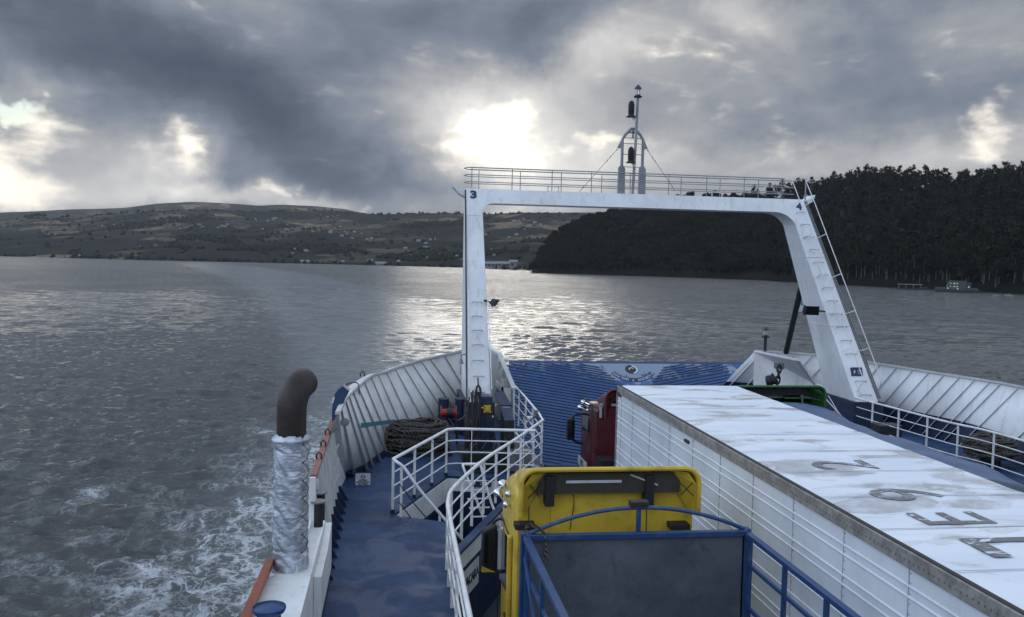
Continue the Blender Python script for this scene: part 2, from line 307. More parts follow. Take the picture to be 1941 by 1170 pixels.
# ------------------------------------------------------------------ object helpers
def tag(o, label=None, cat=None, group=None, kind=None):
    if label: o['label'] = label
    if cat: o['category'] = cat
    if group: o['group'] = group
    if kind: o['kind'] = kind
    return o
def thing(name, label, cat, loc=(0, 0, 0), group=None):
    o = bpy.data.objects.new(name, None); COL.objects.link(o); o.location = loc; o.empty_display_size = .2
    return tag(o, label, cat, group)
def wloc(o):
    p = Vector((0, 0, 0))
    while o is not None: p += o.location; o = o.parent
    return p
class MB:
    """collects shapes in world coordinates and links them as one mesh"""
    def __init__(s): s.v = []; s.f = []; s.sm = []
    def add(s, vs, fs, smooth=False):
        o = len(s.v); s.v += [tuple(v) for v in vs]; s.f += [tuple(i+o for i in f) for f in fs]; s.sm += [smooth]*len(fs); return s
    def box(s, a, b):
        x0, y0, z0 = a; x1, y1, z1 = b
        x0, x1 = min(x0, x1), max(x0, x1); y0, y1 = min(y0, y1), max(y0, y1); z0, z1 = min(z0, z1), max(z0, z1)
        return s.add([(x0, y0, z0), (x1, y0, z0), (x1, y1, z0), (x0, y1, z0), (x0, y0, z1), (x1, y0, z1), (x1, y1, z1), (x0, y1, z1)],
                     [(0, 3, 2, 1), (4, 5, 6, 7), (0, 1, 5, 4), (1, 2, 6, 5), (2, 3, 7, 6), (3, 0, 4, 7)])
    def hexa(s, p):   # eight corners: bottom 4, top 4
        return s.add(p, [(0, 3, 2, 1), (4, 5, 6, 7), (0, 1, 5, 4), (1, 2, 6, 5), (2, 3, 7, 6), (3, 0, 4, 7)])
    def prism(s, poly, ext):
        n = len(poly); e = Vector(ext); a = [Vector(p) for p in poly]; bb = [p+e for p in a]
        return s.add(a+bb, [tuple(range(n))[::-1], tuple(range(n, 2*n))]+[(i, (i+1) % n, n+(i+1) % n, n+i) for i in range(n)])
    def bar(s, p, q, w, h=None, up=(0, 0, 1)):
        h = h or w; p = Vector(p); q = Vector(q); d = (q-p).normalized(); uu = Vector(up)
        if abs(d.dot(uu)) > .98: uu = Vector((0, 1, 0))
        r = d.cross(uu).normalized()*(w/2); u2 = r.cross(d).normalized()*(h/2)
        vs = [p-r-u2, p+r-u2, p+r+u2, p-r+u2, q-r-u2, q+r-u2, q+r+u2, q-r+u2]
        return s.add(vs, [(0, 1, 2, 3), (7, 6, 5, 4), (0, 4, 5, 1), (1, 5, 6, 2), (2, 6, 7, 3), (3, 7, 4, 0)])
    def tube(s, pts, r, n=10, closed=False, cap=True):
        pts = [Vector(p) for p in pts]; m = len(pts); rs = r if isinstance(r, (list, tuple)) else [r]*m
        vs = []; ref = None
        for i, p in enumerate(pts):
            a = pts[(i-1) % m] if (closed or i > 0) else p; c = pts[(i+1) % m] if (closed or i < m-1) else p
            d = (c-a).normalized()
            if ref is None:
                ref = Vector((0, 0, 1)) if abs(d.z) < .9 else Vector((1, 0, 0))
            x = (ref-d*ref.dot(d)).normalized(); y = d.cross(x); ref = x
            for k in range(n):
                t = 2*math.pi*k/n; vs.append(p+(x*math.cos(t)+y*math.sin(t))*rs[i])
        fs = []
        for i in range(m if closed else m-1):
            j = (i+1) % m
            for k in range(n): fs.append((i*n+k, i*n+(k+1) % n, j*n+(k+1) % n, j*n+k))
        o = len(s.v); s.add(vs, fs, True)
        if cap and not closed: s.add([], []); s.f += [tuple(o+k for k in range(n))[::-1], tuple(o+(m-1)*n+k for k in range(n))]; s.sm += [False, False]
        return s
    def cyl(s, base, r, h, n=20, axis=(0, 0, 1)):
        b0 = Vector(base); return s.tube([b0, b0+Vector(axis)*h], r, n)
    def lathe(s, base, prof, n=24, axis=(0, 0, 1)):
        a = Vector(axis).normalized(); ref = Vector((1, 0, 0)) if abs(a.x) < .9 else Vector((0, 1, 0))
        x = (ref-a*ref.dot(a)).normalized(); y = a.cross(x); b0 = Vector(base)
        vs = [b0+a*z+(x*math.cos(2*math.pi*k/n)+y*math.sin(2*math.pi*k/n))*r for r, z in prof for k in range(n)]
        return s.add(vs, [(i*n+k, i*n+(k+1) % n, (i+1)*n+(k+1) % n, (i+1)*n+k) for i in range(len(prof)-1) for k in range(n)], True)
    def grid(s, P, smooth=True, closed=False):   # P: rows of points
        r, c = len(P), len(P[0])
        return s.add([p for row in P for p in row], [(i*c+j, i*c+j+1, (i+1)*c+j+1, (i+1)*c+j) for i in range(r-1) for j in range(c-1)], smooth)
    def build(s, name, mat, parent=None, bevel=0, solid=0, ang=40):
        off = wloc(parent) if parent else Vector((0, 0, 0))
        me = bpy.data.meshes.new(name); me.from_pydata([(v[0]-off.x, v[1]-off.y, v[2]-off.z) for v in s.v], [], s.f)
        me.polygons.foreach_set('use_smooth', [True]*len(s.f) if any(s.sm) else [False]*len(s.f))
        me.materials.append(mat)
        if any(s.sm): me.set_sharp_from_angle(angle=R(ang))
        me.validate(); me.update()
        o = bpy.data.objects.new(name, me); COL.objects.link(o)
        if parent: o.parent = parent
        if solid:
            md = o.modifiers.new('t', 'SOLIDIFY'); md.thickness = solid; md.offset = 0
        if bevel:
            md = o.modifiers.new('b', 'BEVEL'); md.width = bevel; md.segments = 2; md.limit_method = 'ANGLE'; md.angle_limit = R(40); md.harden_normals = False
        return o
def text(s, size, org, right, up, mat, name, parent, depth=.004, bold=0., center=True, wscale=1.):
    cu = bpy.data.curves.new(name, 'FONT'); cu.body = s; cu.size = size; cu.extrude = depth; cu.offset = bold
    if center: cu.align_x = 'CENTER'; cu.align_y = 'CENTER'
    tmp = bpy.data.objects.new('tmp', cu); COL.objects.link(tmp)
    me = bpy.data.meshes.new_from_object(tmp.evaluated_get(bpy.context.evaluated_depsgraph_get()))
    bpy.data.objects.remove(tmp)
    r = Vector(right).normalized()*wscale; u = Vector(up).normalized(); n = r.normalized().cross(u)
    off = wloc(parent) if parent else Vector((0, 0, 0)); o0 = Vector(org)-off
    M = Matrix(((r.x, u.x, n.x, o0.x), (r.y, u.y, n.y, o0.y), (r.z, u.z, n.z, o0.z), (0, 0, 0, 1)))
    me.transform(M); me.materials.clear(); me.materials.append(mat)
    o = bpy.data.objects.new(name, me); COL.objects.link(o)
    if parent: o.parent = parent
    return o
def lerp(a, b, t): return a+(b-a)*t
def interp(x, xs, ys): return float(np.interp(x, xs, ys))
def smoothpath(pts, n=8):
    """Catmull-Rom through the points"""
    P = [Vector(p) for p in pts]; out = []
    for i in range(len(P)-1):
        p0 = P[max(i-1, 0)]; p1 = P[i]; p2 = P[i+1]; p3 = P[min(i+2, len(P)-1)]
        for k in range(n):
            t = k/n; out.append(.5*((2*p1)+(p2-p0)*t+(2*p0-5*p1+4*p2-p3)*t*t+(3*p1-p0-3*p2+p3)*t**3))
    out.append(P[-1]); return out
# ------------------------------------------------------------------ water
def build_water():
    r = np.concatenate([np.geomspace(3, 12, 30, endpoint=False), np.geomspace(12, 130, 820, endpoint=False), np.geomspace(130, 420, 260, endpoint=False), np.geomspace(420, 9000, 160)]); nr = len(r)
    azf = np.linspace(R(-48), R(58), 620); azb = np.linspace(R(58), R(312), 70)[1:]
    az = np.concatenate([azf, azb]); na = len(az)
    RR, AA = np.meshgrid(r, az, indexing='ij'); X = RR*np.sin(AA); Y = RR*np.cos(AA)
    spr = np.gradient(r)[:, None]; spa = np.broadcast_to(np.where(np.arange(na) < 620, R(106)/620, R(254)/70)[None, :], X.shape)*RR
    sp = np.maximum(spr, spa*.6)
    rng = np.random.RandomState(3); Z = np.zeros_like(X)
    wind = R(186)
    for k in range(110):
        lam = float(np.clip(1.25*math.exp(.55*rng.randn()), .45, 5)); th = wind+rng.randn()*(.26 if k % 5 else .9); kk = 2*math.pi/lam
        amp = .0078*lam*(.6+.8*rng.rand()); ph = rng.rand()*6.28
        fade = np.clip((lam/sp-2.5)/2.5, 0, 1)
        a = kk*(X*math.sin(th)+Y*math.cos(th))+ph + 1.3*np.sin(.11*X+.07*Y+k)
        Z += amp*fade*(np.exp(np.sin(a))-1.27)/1.1
    # wake: long band that starts behind the bow ramp and bends away to the left
    L = [(560, 760), (548, 660), (520, 600), (480, 560), (425, 528), (375, 510), (330, 500)]
    Rr = [(980, 640), (900, 610), (810, 580), (700, 543), (590, 520), (480, 505), (400, 498.5)]
    cl = [U(*p, z=0) for p in L]; crr = [U(*p, z=0) for p in Rr]
    yl = np.array([p.y for p in cl]); xl = np.array([p.x for p in cl]); yr = np.array([p.y for p in crr]); xr = np.array([p.x for p in crr])
    XL = np.interp(Y, yl, xl); XR = np.interp(Y, yr, xr); wdt = np.maximum(XR-XL, 1)
    tt = (X-XL)/wdt
    sm = lambda v, a, b: (lambda q: q*q*(3-2*q))(np.clip((v-a)/(b-a), 0, 1))
    wake = sm(tt, -.10, .16)*sm(-tt, -1.10, -.86)*sm(Y, 22, 40)
    edge = np.exp(-((tt-.92)/.10)**2)*sm(Y, 22, 40)*sm(-Y, -420, -60)+.5*np.exp(-((tt-.06)/.06)**2)*sm(Y, 40, 60)*sm(-Y, -300, -100)
    # foam thrown off along the hull on the left
    d = -1.6-X; foam = sm(d, -1, 1.0)*np.exp(-np.clip(d-1.5, 0, None)/(4.4+.04*np.clip(Y, 0, None)))*sm(-Y, -85, -22)*sm(Y, -30, -5)
    foam = np.clip(foam*.95, 0, 1)
    Z *= (1-.55*wake)
    Z = np.where(RR > 1500, 0, Z)-.0
    V = np.stack([X, Y, Z], -1).reshape(-1, 3)
    idx = np.arange(nr*na).reshape(nr, na); j2 = np.roll(idx, -1, axis=1)
    F = np.stack([idx[:-1], j2[:-1], j2[1:], idx[1:]], -1).reshape(-1, 4)
    me = bpy.data.meshes.new('sea'); me.vertices.add(len(V)); me.vertices.foreach_set('co', V.ravel().astype(np.float32))
    me.loops.add(F.size); me.loops.foreach_set('vertex_index', F.ravel().astype(np.int32))
    me.polygons.add(len(F)); me.polygons.foreach_set('loop_start', np.arange(0, F.size, 4, dtype=np.int32)); me.polygons.foreach_set('loop_total', np.full(len(F), 4, np.int32))
    me.polygons.foreach_set('use_smooth', np.ones(len(F), bool)); me.update(calc_edges=True)
    for nm, arr in (('wake', wake), ('wedge', edge), ('foam', foam)):
        at = me.attributes.new(nm, 'FLOAT', 'POINT'); at.data.foreach_set('value', arr.ravel().astype(np.float32))
    # material
    m, t, b = principled('sea_water'); tc = t.new('ShaderNodeTexCoord'); v = tc.outputs['Object']
    def att(n): a = t.new('ShaderNodeAttribute', attribute_name=n); return a.outputs['Fac']
    wk, we, fo = att('wake'), att('wedge'), att('foam')
    mp = t.new('ShaderNodeMapping'); t.link(v, mp.inputs[0]); mp.inputs['Rotation'].default_value = (0, 0, R(-12)); mp.inputs['Scale'].default_value = (.48, 1.45, 1)
    mv = mp.outputs[0]
    # sheets of smoother and rougher water
    gust = t.noise(v, .012, 4, .6, .6)
    n1 = t.noise(mv, .9, 6, .66, .3); n2 = t.noise(mv, .20, 6, .62, .2); n3 = t.noise(mv, 4.0, 4, .65)
    h = t.m('ADD', t.m('ADD', t.m('MULTIPLY', n1, .34), t.m('MULTIPLY', n2, .12)), t.m('MULTIPLY', n3, .05))
    # foam lace: thin distorted veins plus thicker blots where the foam is dense
    w = t.new('ShaderNodeVectorMath', operation='SCALE'); t.link(t.vm('SUBTRACT', t.noise(v, .7, 5, .62, col=True), (.5, .5, .5)), w.inputs[0]); w.inputs[3].default_value = 2.4
    vv = t.vm('ADD', v, w.outputs[0]); mpf = t.new('ShaderNodeMapping'); t.link(vv, mpf.inputs[0]); mpf.inputs['Scale'].default_value = (1.0, .62, 1)
    ve = t.new('ShaderNodeTexVoronoi', feature='DISTANCE_TO_EDGE'); t.link(mpf.outputs[0], ve.inputs['Vector']); ve.inputs['Scale'].default_value = .75
    ve2 = t.new('ShaderNodeTexVoronoi', feature='DISTANCE_TO_EDGE'); t.link(mpf.outputs[0], ve2.inputs['Vector']); ve2.inputs['Scale'].default_value = 2.1
    vein = t.m('MAXIMUM', t.ss(ve.outputs[0], .11, .0), t.m('MULTIPLY', t.ss(ve2.outputs[0], .10, .0), .65))
    big = t.noise(mpf.outputs[0], .33, 5, .62, .5)
    dens = t.m('ADD', t.m('MULTIPLY', fo, 1.15), t.m('MULTIPLY', t.m('SUBTRACT', big, .5), 1.9))
    f1 = t.m('MULTIPLY', vein, t.ss(dens, .15, .75))
    f2 = t.ss(t.m('ADD', dens, t.m('MULTIPLY', t.noise(vv, 2.6, 5, .7), .9)), 1.30, 1.58)
    f3 = t.m('MULTIPLY', t.ss(t.noise(mv, .35, 5, .65, .6), .56, .70), t.m('MULTIPLY', we, .55))
    has = t.ss(fo, .02, .14)
    foam_m = t.m('MAXIMUM', t.m('MULTIPLY', t.m('MAXIMUM', t.m('MULTIPLY', f1, .75), f2), has), f3)
    grain = t.ss(t.noise(v, 9, 4, .7), .25, .65, .55, 1.)
    foam_m = t.m('MULTIPLY', foam_m, grain, clamp=True)
    col = t.mix(t.m('MULTIPLY', wk, .9), (.008, .012, .015, 1), (.095, .112, .120, 1))
    murk = t.m('MULTIPLY', t.ss(dens, .0, .9), has); col = t.mix(t.m('MULTIPLY', murk, .6), col, (.050, .070, .070, 1))
    col = t.mix(t.m('MULTIPLY', foam_m, .92), col, (.70, .74, .78, 1))
    t.link(col, b.inputs['Base Color'])
    ln0 = t.new('ShaderNodeVectorMath', operation='LENGTH'); t.link(v, ln0.inputs[0]); t.link(t.ss(ln0.outputs['Value'], 40, 260, 1.62, 2.2), b.inputs['IOR'])
    ln = t.new('ShaderNodeVectorMath', operation='LENGTH'); t.link(v, ln.inputs[0])
    rg = t.m('ADD', t.ss(ln.outputs['Value'], 40, 900, .05, .12), t.m('MULTIPLY', foam_m, .5)); t.link(t.m('ADD', rg, t.m('MULTIPLY', wk, .06)), b.inputs['Roughness'])
    bp = t.new('ShaderNodeBump'); t.link(h, bp.inputs['Height'])
    # unresolved chop farther out tilts the surface facet by facet
    mfar = t.new('ShaderNodeMapping'); t.link(v, mfar.inputs[0]); mfar.inputs['Scale'].default_value = (.45, .55, 1); mfar.inputs['Rotation'].default_value = (0, 0, R(8))
    tilt = t.vm('SUBTRACT', t.noise(mfar.outputs[0], .95, 4, .62, .2, col=True), (.62, .585, .5))
    tilt = t.vm('MULTIPLY', tilt, (.35, 1.25, 0)); sc_ = t.new('ShaderNodeVectorMath', operation='SCALE'); t.link(tilt, sc_.inputs[0])
    t.link(t.m('MULTIPLY', t.ss(ln.outputs['Value'], 40, 240, .10, .95), t.m('SUBTRACT', 1., t.m('MULTIPLY', wk, .45))), sc_.inputs[3])
    st = t.m('MULTIPLY', t.ss(gust, .3, .62, .55, 1.0), t.m('SUBTRACT', 1., t.m('MULTIPLY', wk, .62)))
    t.link(st, bp.inputs['Strength']); bp.inputs['Distance'].default_value = 1.0
    nrm_ = t.vm('NORMALIZE', t.vm('ADD', bp.outputs[0], sc_.outputs[0])); t.link(nrm_, b.inputs['Normal'])
    me.materials.append(m)
    o = bpy.data.objects.new('sea', me); COL.objects.link(o); tag(o, kind='structure')
build_water()

# ------------------------------------------------------------------ land
def mesh_np(name, V, F, mat, smooth=False):
    V = np.asarray(V, np.float32); F = np.asarray(F, np.int32); k = F.shape[1]
    me = bpy.data.meshes.new(name); me.vertices.add(len(V)); me.vertices.foreach_set('co', V.ravel())
    me.loops.add(F.size); me.loops.foreach_set('vertex_index', F.ravel())
    me.polygons.add(len(F)); me.polygons.foreach_set('loop_start', np.arange(0, F.size, k, dtype=np.int32)); me.polygons.foreach_set('loop_total', np.full(len(F), k, np.int32))
    if smooth: me.polygons.foreach_set('use_smooth', np.ones(len(F), bool))
    me.update(calc_edges=True); me.materials.append(mat)
    return me
def m_fields():
    m, t, b = principled('pasture_and_woodland'); tc = t.new('ShaderNodeTexCoord'); v = tc.outputs['Object']
    w = t.new('ShaderNodeVectorMath', operation='SCALE'); t.link(t.vm('SUBTRACT', t.noise(v, .012, 3, .5, col=True), (.5, .5, .5)), w.inputs[0]); w.inputs[3].default_value = 60
    vv = t.vm('ADD', v, w.outputs[0]); mp = t.new('ShaderNodeMapping'); t.link(vv, mp.inputs[0]); mp.inputs['Scale'].default_value = (.6, .45, 1.5)
    vo = t.new('ShaderNodeTexVoronoi'); t.link(mp.outputs[0], vo.inputs['Vector']); vo.inputs['Scale'].default_value = .017
    ve = t.new('ShaderNodeTexVoronoi', feature='DISTANCE_TO_EDGE'); t.link(mp.outputs[0], ve.inputs['Vector']); ve.inputs['Scale'].default_value = .017
    sp = t.new('ShaderNodeSeparateColor'); t.link(vo.outputs['Color'], sp.inputs[0])
    fld = t.ramp(sp.outputs[0], [(0, (.022, .024, .016)), (.35, (.06, .050, .033)), (.55, (.20, .155, .10)), (.72, (.05, .045, .03)), (1, (.28, .21, .135))])
    fld = t.mix(t.ss(t.noise(v, .05, 5, .6), .35, .7), fld, (.03, .027, .02, 1))
    sx = t.new('ShaderNodeSeparateXYZ'); t.link(v, sx.inputs[0])
    lowland = t.ss(sx.outputs[2], 60, 10, 0, .08)
    wood = t.ss(t.m('ADD', t.m('ADD', t.noise(v, .0036, 6, .58, .4), lowland), t.m('MULTIPLY', sp.outputs[1], .16)), .555, .585)
    hedge = t.ss(ve.outputs[0], .07, .03)
    c = t.mix(t.m('MAXIMUM', wood, t.m('MULTIPLY', hedge, .85)), fld, (.009, .011, .009, 1))
    t.link(c, b.inputs['Base Color']); b.inputs['Roughness'].default_value = .95; b.inputs['Specular IOR Level'].default_value = .1
    return m
M_fields = m_fields()
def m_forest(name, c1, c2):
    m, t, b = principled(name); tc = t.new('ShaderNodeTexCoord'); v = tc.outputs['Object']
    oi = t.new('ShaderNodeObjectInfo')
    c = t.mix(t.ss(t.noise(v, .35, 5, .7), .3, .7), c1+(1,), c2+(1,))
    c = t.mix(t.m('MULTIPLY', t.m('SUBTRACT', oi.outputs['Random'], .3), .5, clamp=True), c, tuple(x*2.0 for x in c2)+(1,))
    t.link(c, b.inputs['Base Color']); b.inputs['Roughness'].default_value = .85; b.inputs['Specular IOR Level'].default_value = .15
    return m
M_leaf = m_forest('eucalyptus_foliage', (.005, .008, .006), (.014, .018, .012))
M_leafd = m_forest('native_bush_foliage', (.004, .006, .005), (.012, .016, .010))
M_bark = paint('pale_bark', (.085, .078, .068), .85, var=.3, scale=.8, bump=0)
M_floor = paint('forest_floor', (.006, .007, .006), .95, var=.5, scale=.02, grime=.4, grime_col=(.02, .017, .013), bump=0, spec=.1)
def nz(x, y, s, o=3, sd=0.):
    """cheap smooth 2-D noise on arrays"""
    a = 0; amp = 1; tot = 0
    for k in range(o):
        f = s*2**k; a = a+amp*(np.sin(f*x*1.3+sd+k*1.7+1.9*np.sin(f*y*.7+k))+np.sin(f*y*1.1-sd*1.3+k*2.3+1.7*np.sin(f*x*.9+1.1*k)))/2; tot += amp; amp *= .5
    return a/tot
def sil(px_list, d):
    """silhouette points in the photo -> (azimuth, tangent of elevation)"""
    out = []
    for p in px_list:
        v = ray(*p); out.append((math.atan2(v.x, v.y), v.z/math.hypot(v.x, v.y)))
    return np.array([o[0] for o in out]), np.array([o[1] for o in out])
def shore(px_list):
    a = []; 
    for p in px_list:
        q = U(*p, z=0); a.append((math.atan2(q.x, q.y), math.hypot(q.x, q.y)))
    return np.array([o[0] for o in a]), np.array([o[1] for o in a])
def hills(name, mat, silh, shor, depth, az0, az1, nstep, rows, bump, power=.85, drop=True):
    sa, st = silh; ha, hr = shor
    az = np.linspace(az0, az1, nstep); T = np.linspace(0, 1, rows)
    r0 = np.interp(az, ha, hr); e1 = np.interp(az, sa, st)
    P = []
    for t_ in T:
        rr = r0+depth*t_; x = rr*np.sin(az); y = rr*np.cos(az)
        top = 11+rr*e1
        base = 11+rr*(e1*t_**power + (-11/r0)*(1-t_**power))     # climbs to the skyline as seen from the water
        z = base+bump*nz(x, y, .012, 4)*math.sin(math.pi*t_)*np.clip(r0/1300, .3, 2)
        if t_ == 0: z = z*0-1.5
        P.append(np.stack([x, y, z], -1))
    for k in (1, 2, 3):
        rr = r0+depth*(1+.12*k); P.append(np.stack([rr*np.sin(az), rr*np.cos(az), (11+(r0+depth)*e1)*(1-.3*k*k/3)], -1))
    P = np.array(P); n = P.shape[0]; idx = np.arange(n*nstep).reshape(n, nstep)
    F = np.stack([idx[:-1, :-1], idx[:-1, 1:], idx[1:, 1:], idx[1:, :-1]], -1).reshape(-1, 4)
    me = mesh_np(name, P.reshape(-1, 3), F, mat, True)
    o = bpy.data.objects.new(name, me); COL.objects.link(o); tag(o, kind='structure')
    return P
far_sil = sil([(-900, 392), (-300, 410), (0, 419), (70, 414), (140, 415), (200, 406), (270, 403), (330, 399), (400, 398), (480, 402), (560, 398), (640, 400), (700, 407), (780, 405), (850, 404), (930, 406), (1010, 404), (1090, 405), (1180, 408), (1300, 405), (1500, 400), (1941, 390), (2600, 380)], 0)
far_sho = shore([(-900, 476), (-300, 480), (0, 486), (300, 494), (640, 501.5), (877, 507.5), (1010, 513), (1240, 518), (1500, 524), (1941, 533), (2600, 546)])
FARP = hills('far_hills', M_fields, far_sil, far_sho, 1500, R(-48), R(52), 520, 70, 9, .8)
ridge_sil = sil([(-900, 380), (0, 403), (60, 401), (130, 397), (190, 396), (235, 394), (260, 391), (300, 386), (360, 383), (400, 384), (450, 387), (490, 390), (530, 388), (600, 391), (650, 396), (690, 404), (740, 412), (850, 411), (980, 403), (1100, 403), (1400, 400), (1941, 390), (2600, 370)], 0)
hills('distant_ridge', M_fields, ridge_sil, (np.array([-3., 3.]), np.array([3600., 3600.])), 1500, R(-48), R(52), 260, 14, 6, 1.)
hill_sil = sil([(1012, 512), (1022, 490), (1036, 470), (1052, 452), (1075, 436), (1095, 424), (1120, 418), (1150, 409), (1185, 400), (1230, 386), (1290, 380), (1360, 380), (1430, 380), (1480, 384), (1520, 382), (1560, 374), (1600, 366), (1650, 360), (1700, 360), (1760, 364), (1810, 376), (1850, 376), (1900, 362), (1960, 350), (2200, 340), (2900, 330)], 0)
hill_sho = shore([(1008, 517.2), (1100, 520), (1250, 524.5), (1400, 529.5), (1520, 535), (1700, 545), (1941, 557), (2200, 568), (2900, 590)])
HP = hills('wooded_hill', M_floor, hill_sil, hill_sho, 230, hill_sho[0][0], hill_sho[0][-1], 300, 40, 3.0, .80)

# --- trees
def leaf_cloud(rng, centers, radii, n, size):
    """leaf-sized triangles spread through a set of clumps"""
    V = []
    for c, r in zip(centers, radii):
        k = max(6, int(n*r*r)); d = rng.randn(k, 3); d /= np.linalg.norm(d, axis=1)[:, None]
        p = c+d*(r*(.55+.45*rng.rand(k, 1)))*np.array([1, 1, .8])
        a = rng.randn(k, 3)*size; b_ = rng.randn(k, 3)*size
        V.append(np.stack([p, p+a, p+b_], 1).reshape(-1, 3))
    V = np.concatenate(V); F = np.arange(len(V)).reshape(-1, 3); return V, F
def tree_parts(seed, h, kind, dens=1.):
    rng = np.random.RandomState(seed)
    cs, rs = [], []
    if kind == 'gum':
        n = 15
        for k in range(n):
            t_ = k/(n-1); z = h*(.42+.55*t_); rad = h*.17*math.sin(math.pi*min(1, .25+.72*t_))+.3; a = rng.rand()*6.28
            cs.append([math.cos(a)*rad*rng.uniform(.3, 1), math.sin(a)*rad*rng.uniform(.3, 1), z+rng.randn()*.04*h]); rs.append(h*rng.uniform(.055, .10)*(1.15-.45*t_))
        cs.append([0, 0, h*.97]); rs.append(h*.05)
    else:
        n = 13
        for k in range(n):
            a = rng.rand()*6.28; q = rng.rand()**.5; cs.append([math.cos(a)*h*.42*q, math.sin(a)*h*.42*q, h*(.35+.5*(1-q*q*.7)*rng.uniform(.7, 1.1))]); rs.append(h*rng.uniform(.14, .23))
    V, F = leaf_cloud(rng, np.array(cs), np.array(rs), 26*dens*(18/h)**2*(1 if kind == 'gum' else .62), h*(.034 if kind == 'gum' else .05)/math.sqrt(dens))
    b = MB(); tw = h*.017
    b.tube([(0, 0, -1.5), (rng.randn()*.1, rng.randn()*.1, h*.3), (rng.randn()*.02*h, rng.randn()*.02*h, h*.6), (0, 0, h*.93)], [tw*1.4, tw, tw*.7, tw*.2], 5)
    if kind == 'gum':
        for c in cs[2:12:2]: b.tube([(0, 0, c[2]-h*.12), (c[0]*.5, c[1]*.5, c[2]-h*.05), c], [tw*.5, tw*.35, tw*.15], 3, cap=False)
    else:
        for c in cs[:5]: b.tube([(0, 0, h*.15), c], [tw, tw*.3], 3, cap=False)
    return V, F, np.array(b.v), [f for f in b.f]
protos = []
for i in range(7): protos.append(('gum', tree_parts(100+i, 18, 'gum')))
for i in range(4): protos.append(('bush', tree_parts(200+i, 7, 'bush')))
light = [('gum', tree_parts(300+i, 18, 'gum', .34)) for i in range(5)]+[('bush', tree_parts(400+i, 7, 'bush', .34)) for i in range(4)]
pm = []
for k, (kind, (V, F, tv, tf)) in enumerate(protos):
    cm = mesh_np('crown', V, F, M_leaf if kind == 'gum' else M_leafd); tm = bpy.data.meshes.new('trunk'); tm.from_pydata([tuple(v) for v in tv], [], tf); tm.materials.append(M_bark); pm.append((kind, cm, tm))
haz, hr0, _ = hill_sho[0], hill_sho[1], 0
def hill_point(az, t_):
    j = np.clip((az-haz[0])/(haz[-1]-haz[0])*299, 0, 298.999); i = t_*39
    j0, i0 = int(j), int(min(i, 38.999)); fj, fi = j-j0, i-i0
    return HP[i0, j0]*(1-fj)*(1-fi)+HP[i0, j0+1]*fj*(1-fi)+HP[i0+1, j0]*(1-fj)*fi+HP[i0+1, j0+1]*fj*fi
rng = np.random.RandomState(11)
az_gum = azel(1500, 400)[0]; az_r = azel(1945, 400)[0]; az_l = hill_sho[0][0]
sites = []
def pick_kind(az): return 'gum' if az > az_gum-.02+rng.randn()*.012 else 'bush'
# the skyline row and the front rows
for k in range(205):
    az = az_l+.003+(az_r+.03-az_l)*(k+rng.rand()*.8)/205; kd = pick_kind(az)
    sites.append((az, rng.uniform(.93, 1.0), kd, rng.uniform(.75, 1.35) if kd == 'gum' else rng.uniform(.6, 1.5), True))
for k in range(90):
    az = az_l+.004+(az_r+.01-az_l)*(k+rng.rand())/90; kd = 'gum' if (az > az_gum and rng.rand() < .7) else 'bush'
    sites.append((az, rng.uniform(.02, .10), kd, rng.uniform(.6, .9) if kd == 'gum' else rng.uniform(.7, 1.2), True))
nI = len(sites)
for k in range(2100):
    az = az_l+.002+(az_r+.30-az_l)*rng.rand(); t_ = rng.uniform(.03, .99)**.9; kd = pick_kind(az+.05*(t_-.6))
    if kd == 'gum' and rng.rand() < .12: kd = 'bush'
    sites.append((az, t_, kd, rng.uniform(.75, 1.25) if kd == 'gum' else rng.uniform(.8, 1.7), False))
sV, sF, tV, tF = [], [], [], []; ov = 0; ot = 0
for i, (az, t_, kd, sc, ind) in enumerate(sites):
    p = hill_point(az, t_); rot = rng.rand()*6.28; c, s_ = math.cos(rot), math.sin(rot)
    if ind:
        cand = [q for q in pm if q[0] == kd]; _, cm, tm = cand[rng.randint(len(cand))]
        if kd == 'gum':
            nm, ct, gr = 'eucalyptus_tree', 'tree', ('tall trees along the skyline of the wooded hill' if t_ > .5 else 'tall trees along the shore of the wooded hill')
            lb = 'tall slim dark tree in the skyline row of the wooded hill' if t_ > .5 else 'slim dark tree just above the shore of the wooded hill'
        else:
            nm, ct, gr = 'broadleaf_tree', 'tree', ('bushy trees along the crest of the wooded hill' if t_ > .5 else 'bushy trees along the waterline of the wooded hill')
            lb = 'low rounded dark tree on the crest of the wooded hill' if t_ > .5 else 'low rounded dark tree at the waterline of the wooded hill'
        o = thing(nm, lb, ct, p, gr); o.rotation_euler.z = rot; o.scale = (sc, sc, sc)
        for part, me in (('crown', cm), ('trunk', tm)):
            q = bpy.data.objects.new(part, me); COL.objects.link(q); q.parent = o
    else:
        cand = [q for q in light if q[0] == kd]; V, F, tv, tf = cand[rng.randint(len(cand))][1]
        M = np.array([[c, -s_, 0], [s_, c, 0], [0, 0, 1]])*sc
        sV.append(V@M.T+p); sF.append(F+ov); ov += len(V)
        if kd == 'gum' and rng.rand() < .75:
            tw = tv[:20]; tV.append(tw@M.T+p); tF.append(np.array([[a*5+k, a*5+(k+1) % 5, (a+1)*5+(k+1) % 5, (a+1)*5+k] for a in range(3) for k in range(5)])+ot); ot += 20
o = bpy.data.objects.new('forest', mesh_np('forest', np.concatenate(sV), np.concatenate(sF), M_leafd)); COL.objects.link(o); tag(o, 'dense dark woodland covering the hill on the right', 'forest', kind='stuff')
o2 = bpy.data.objects.new('forest_trunks', mesh_np('forest_trunks', np.concatenate(tV), np.concatenate(tF), M_bark)); COL.objects.link(o2); o2.parent = o; tag(o2, kind='stuff')

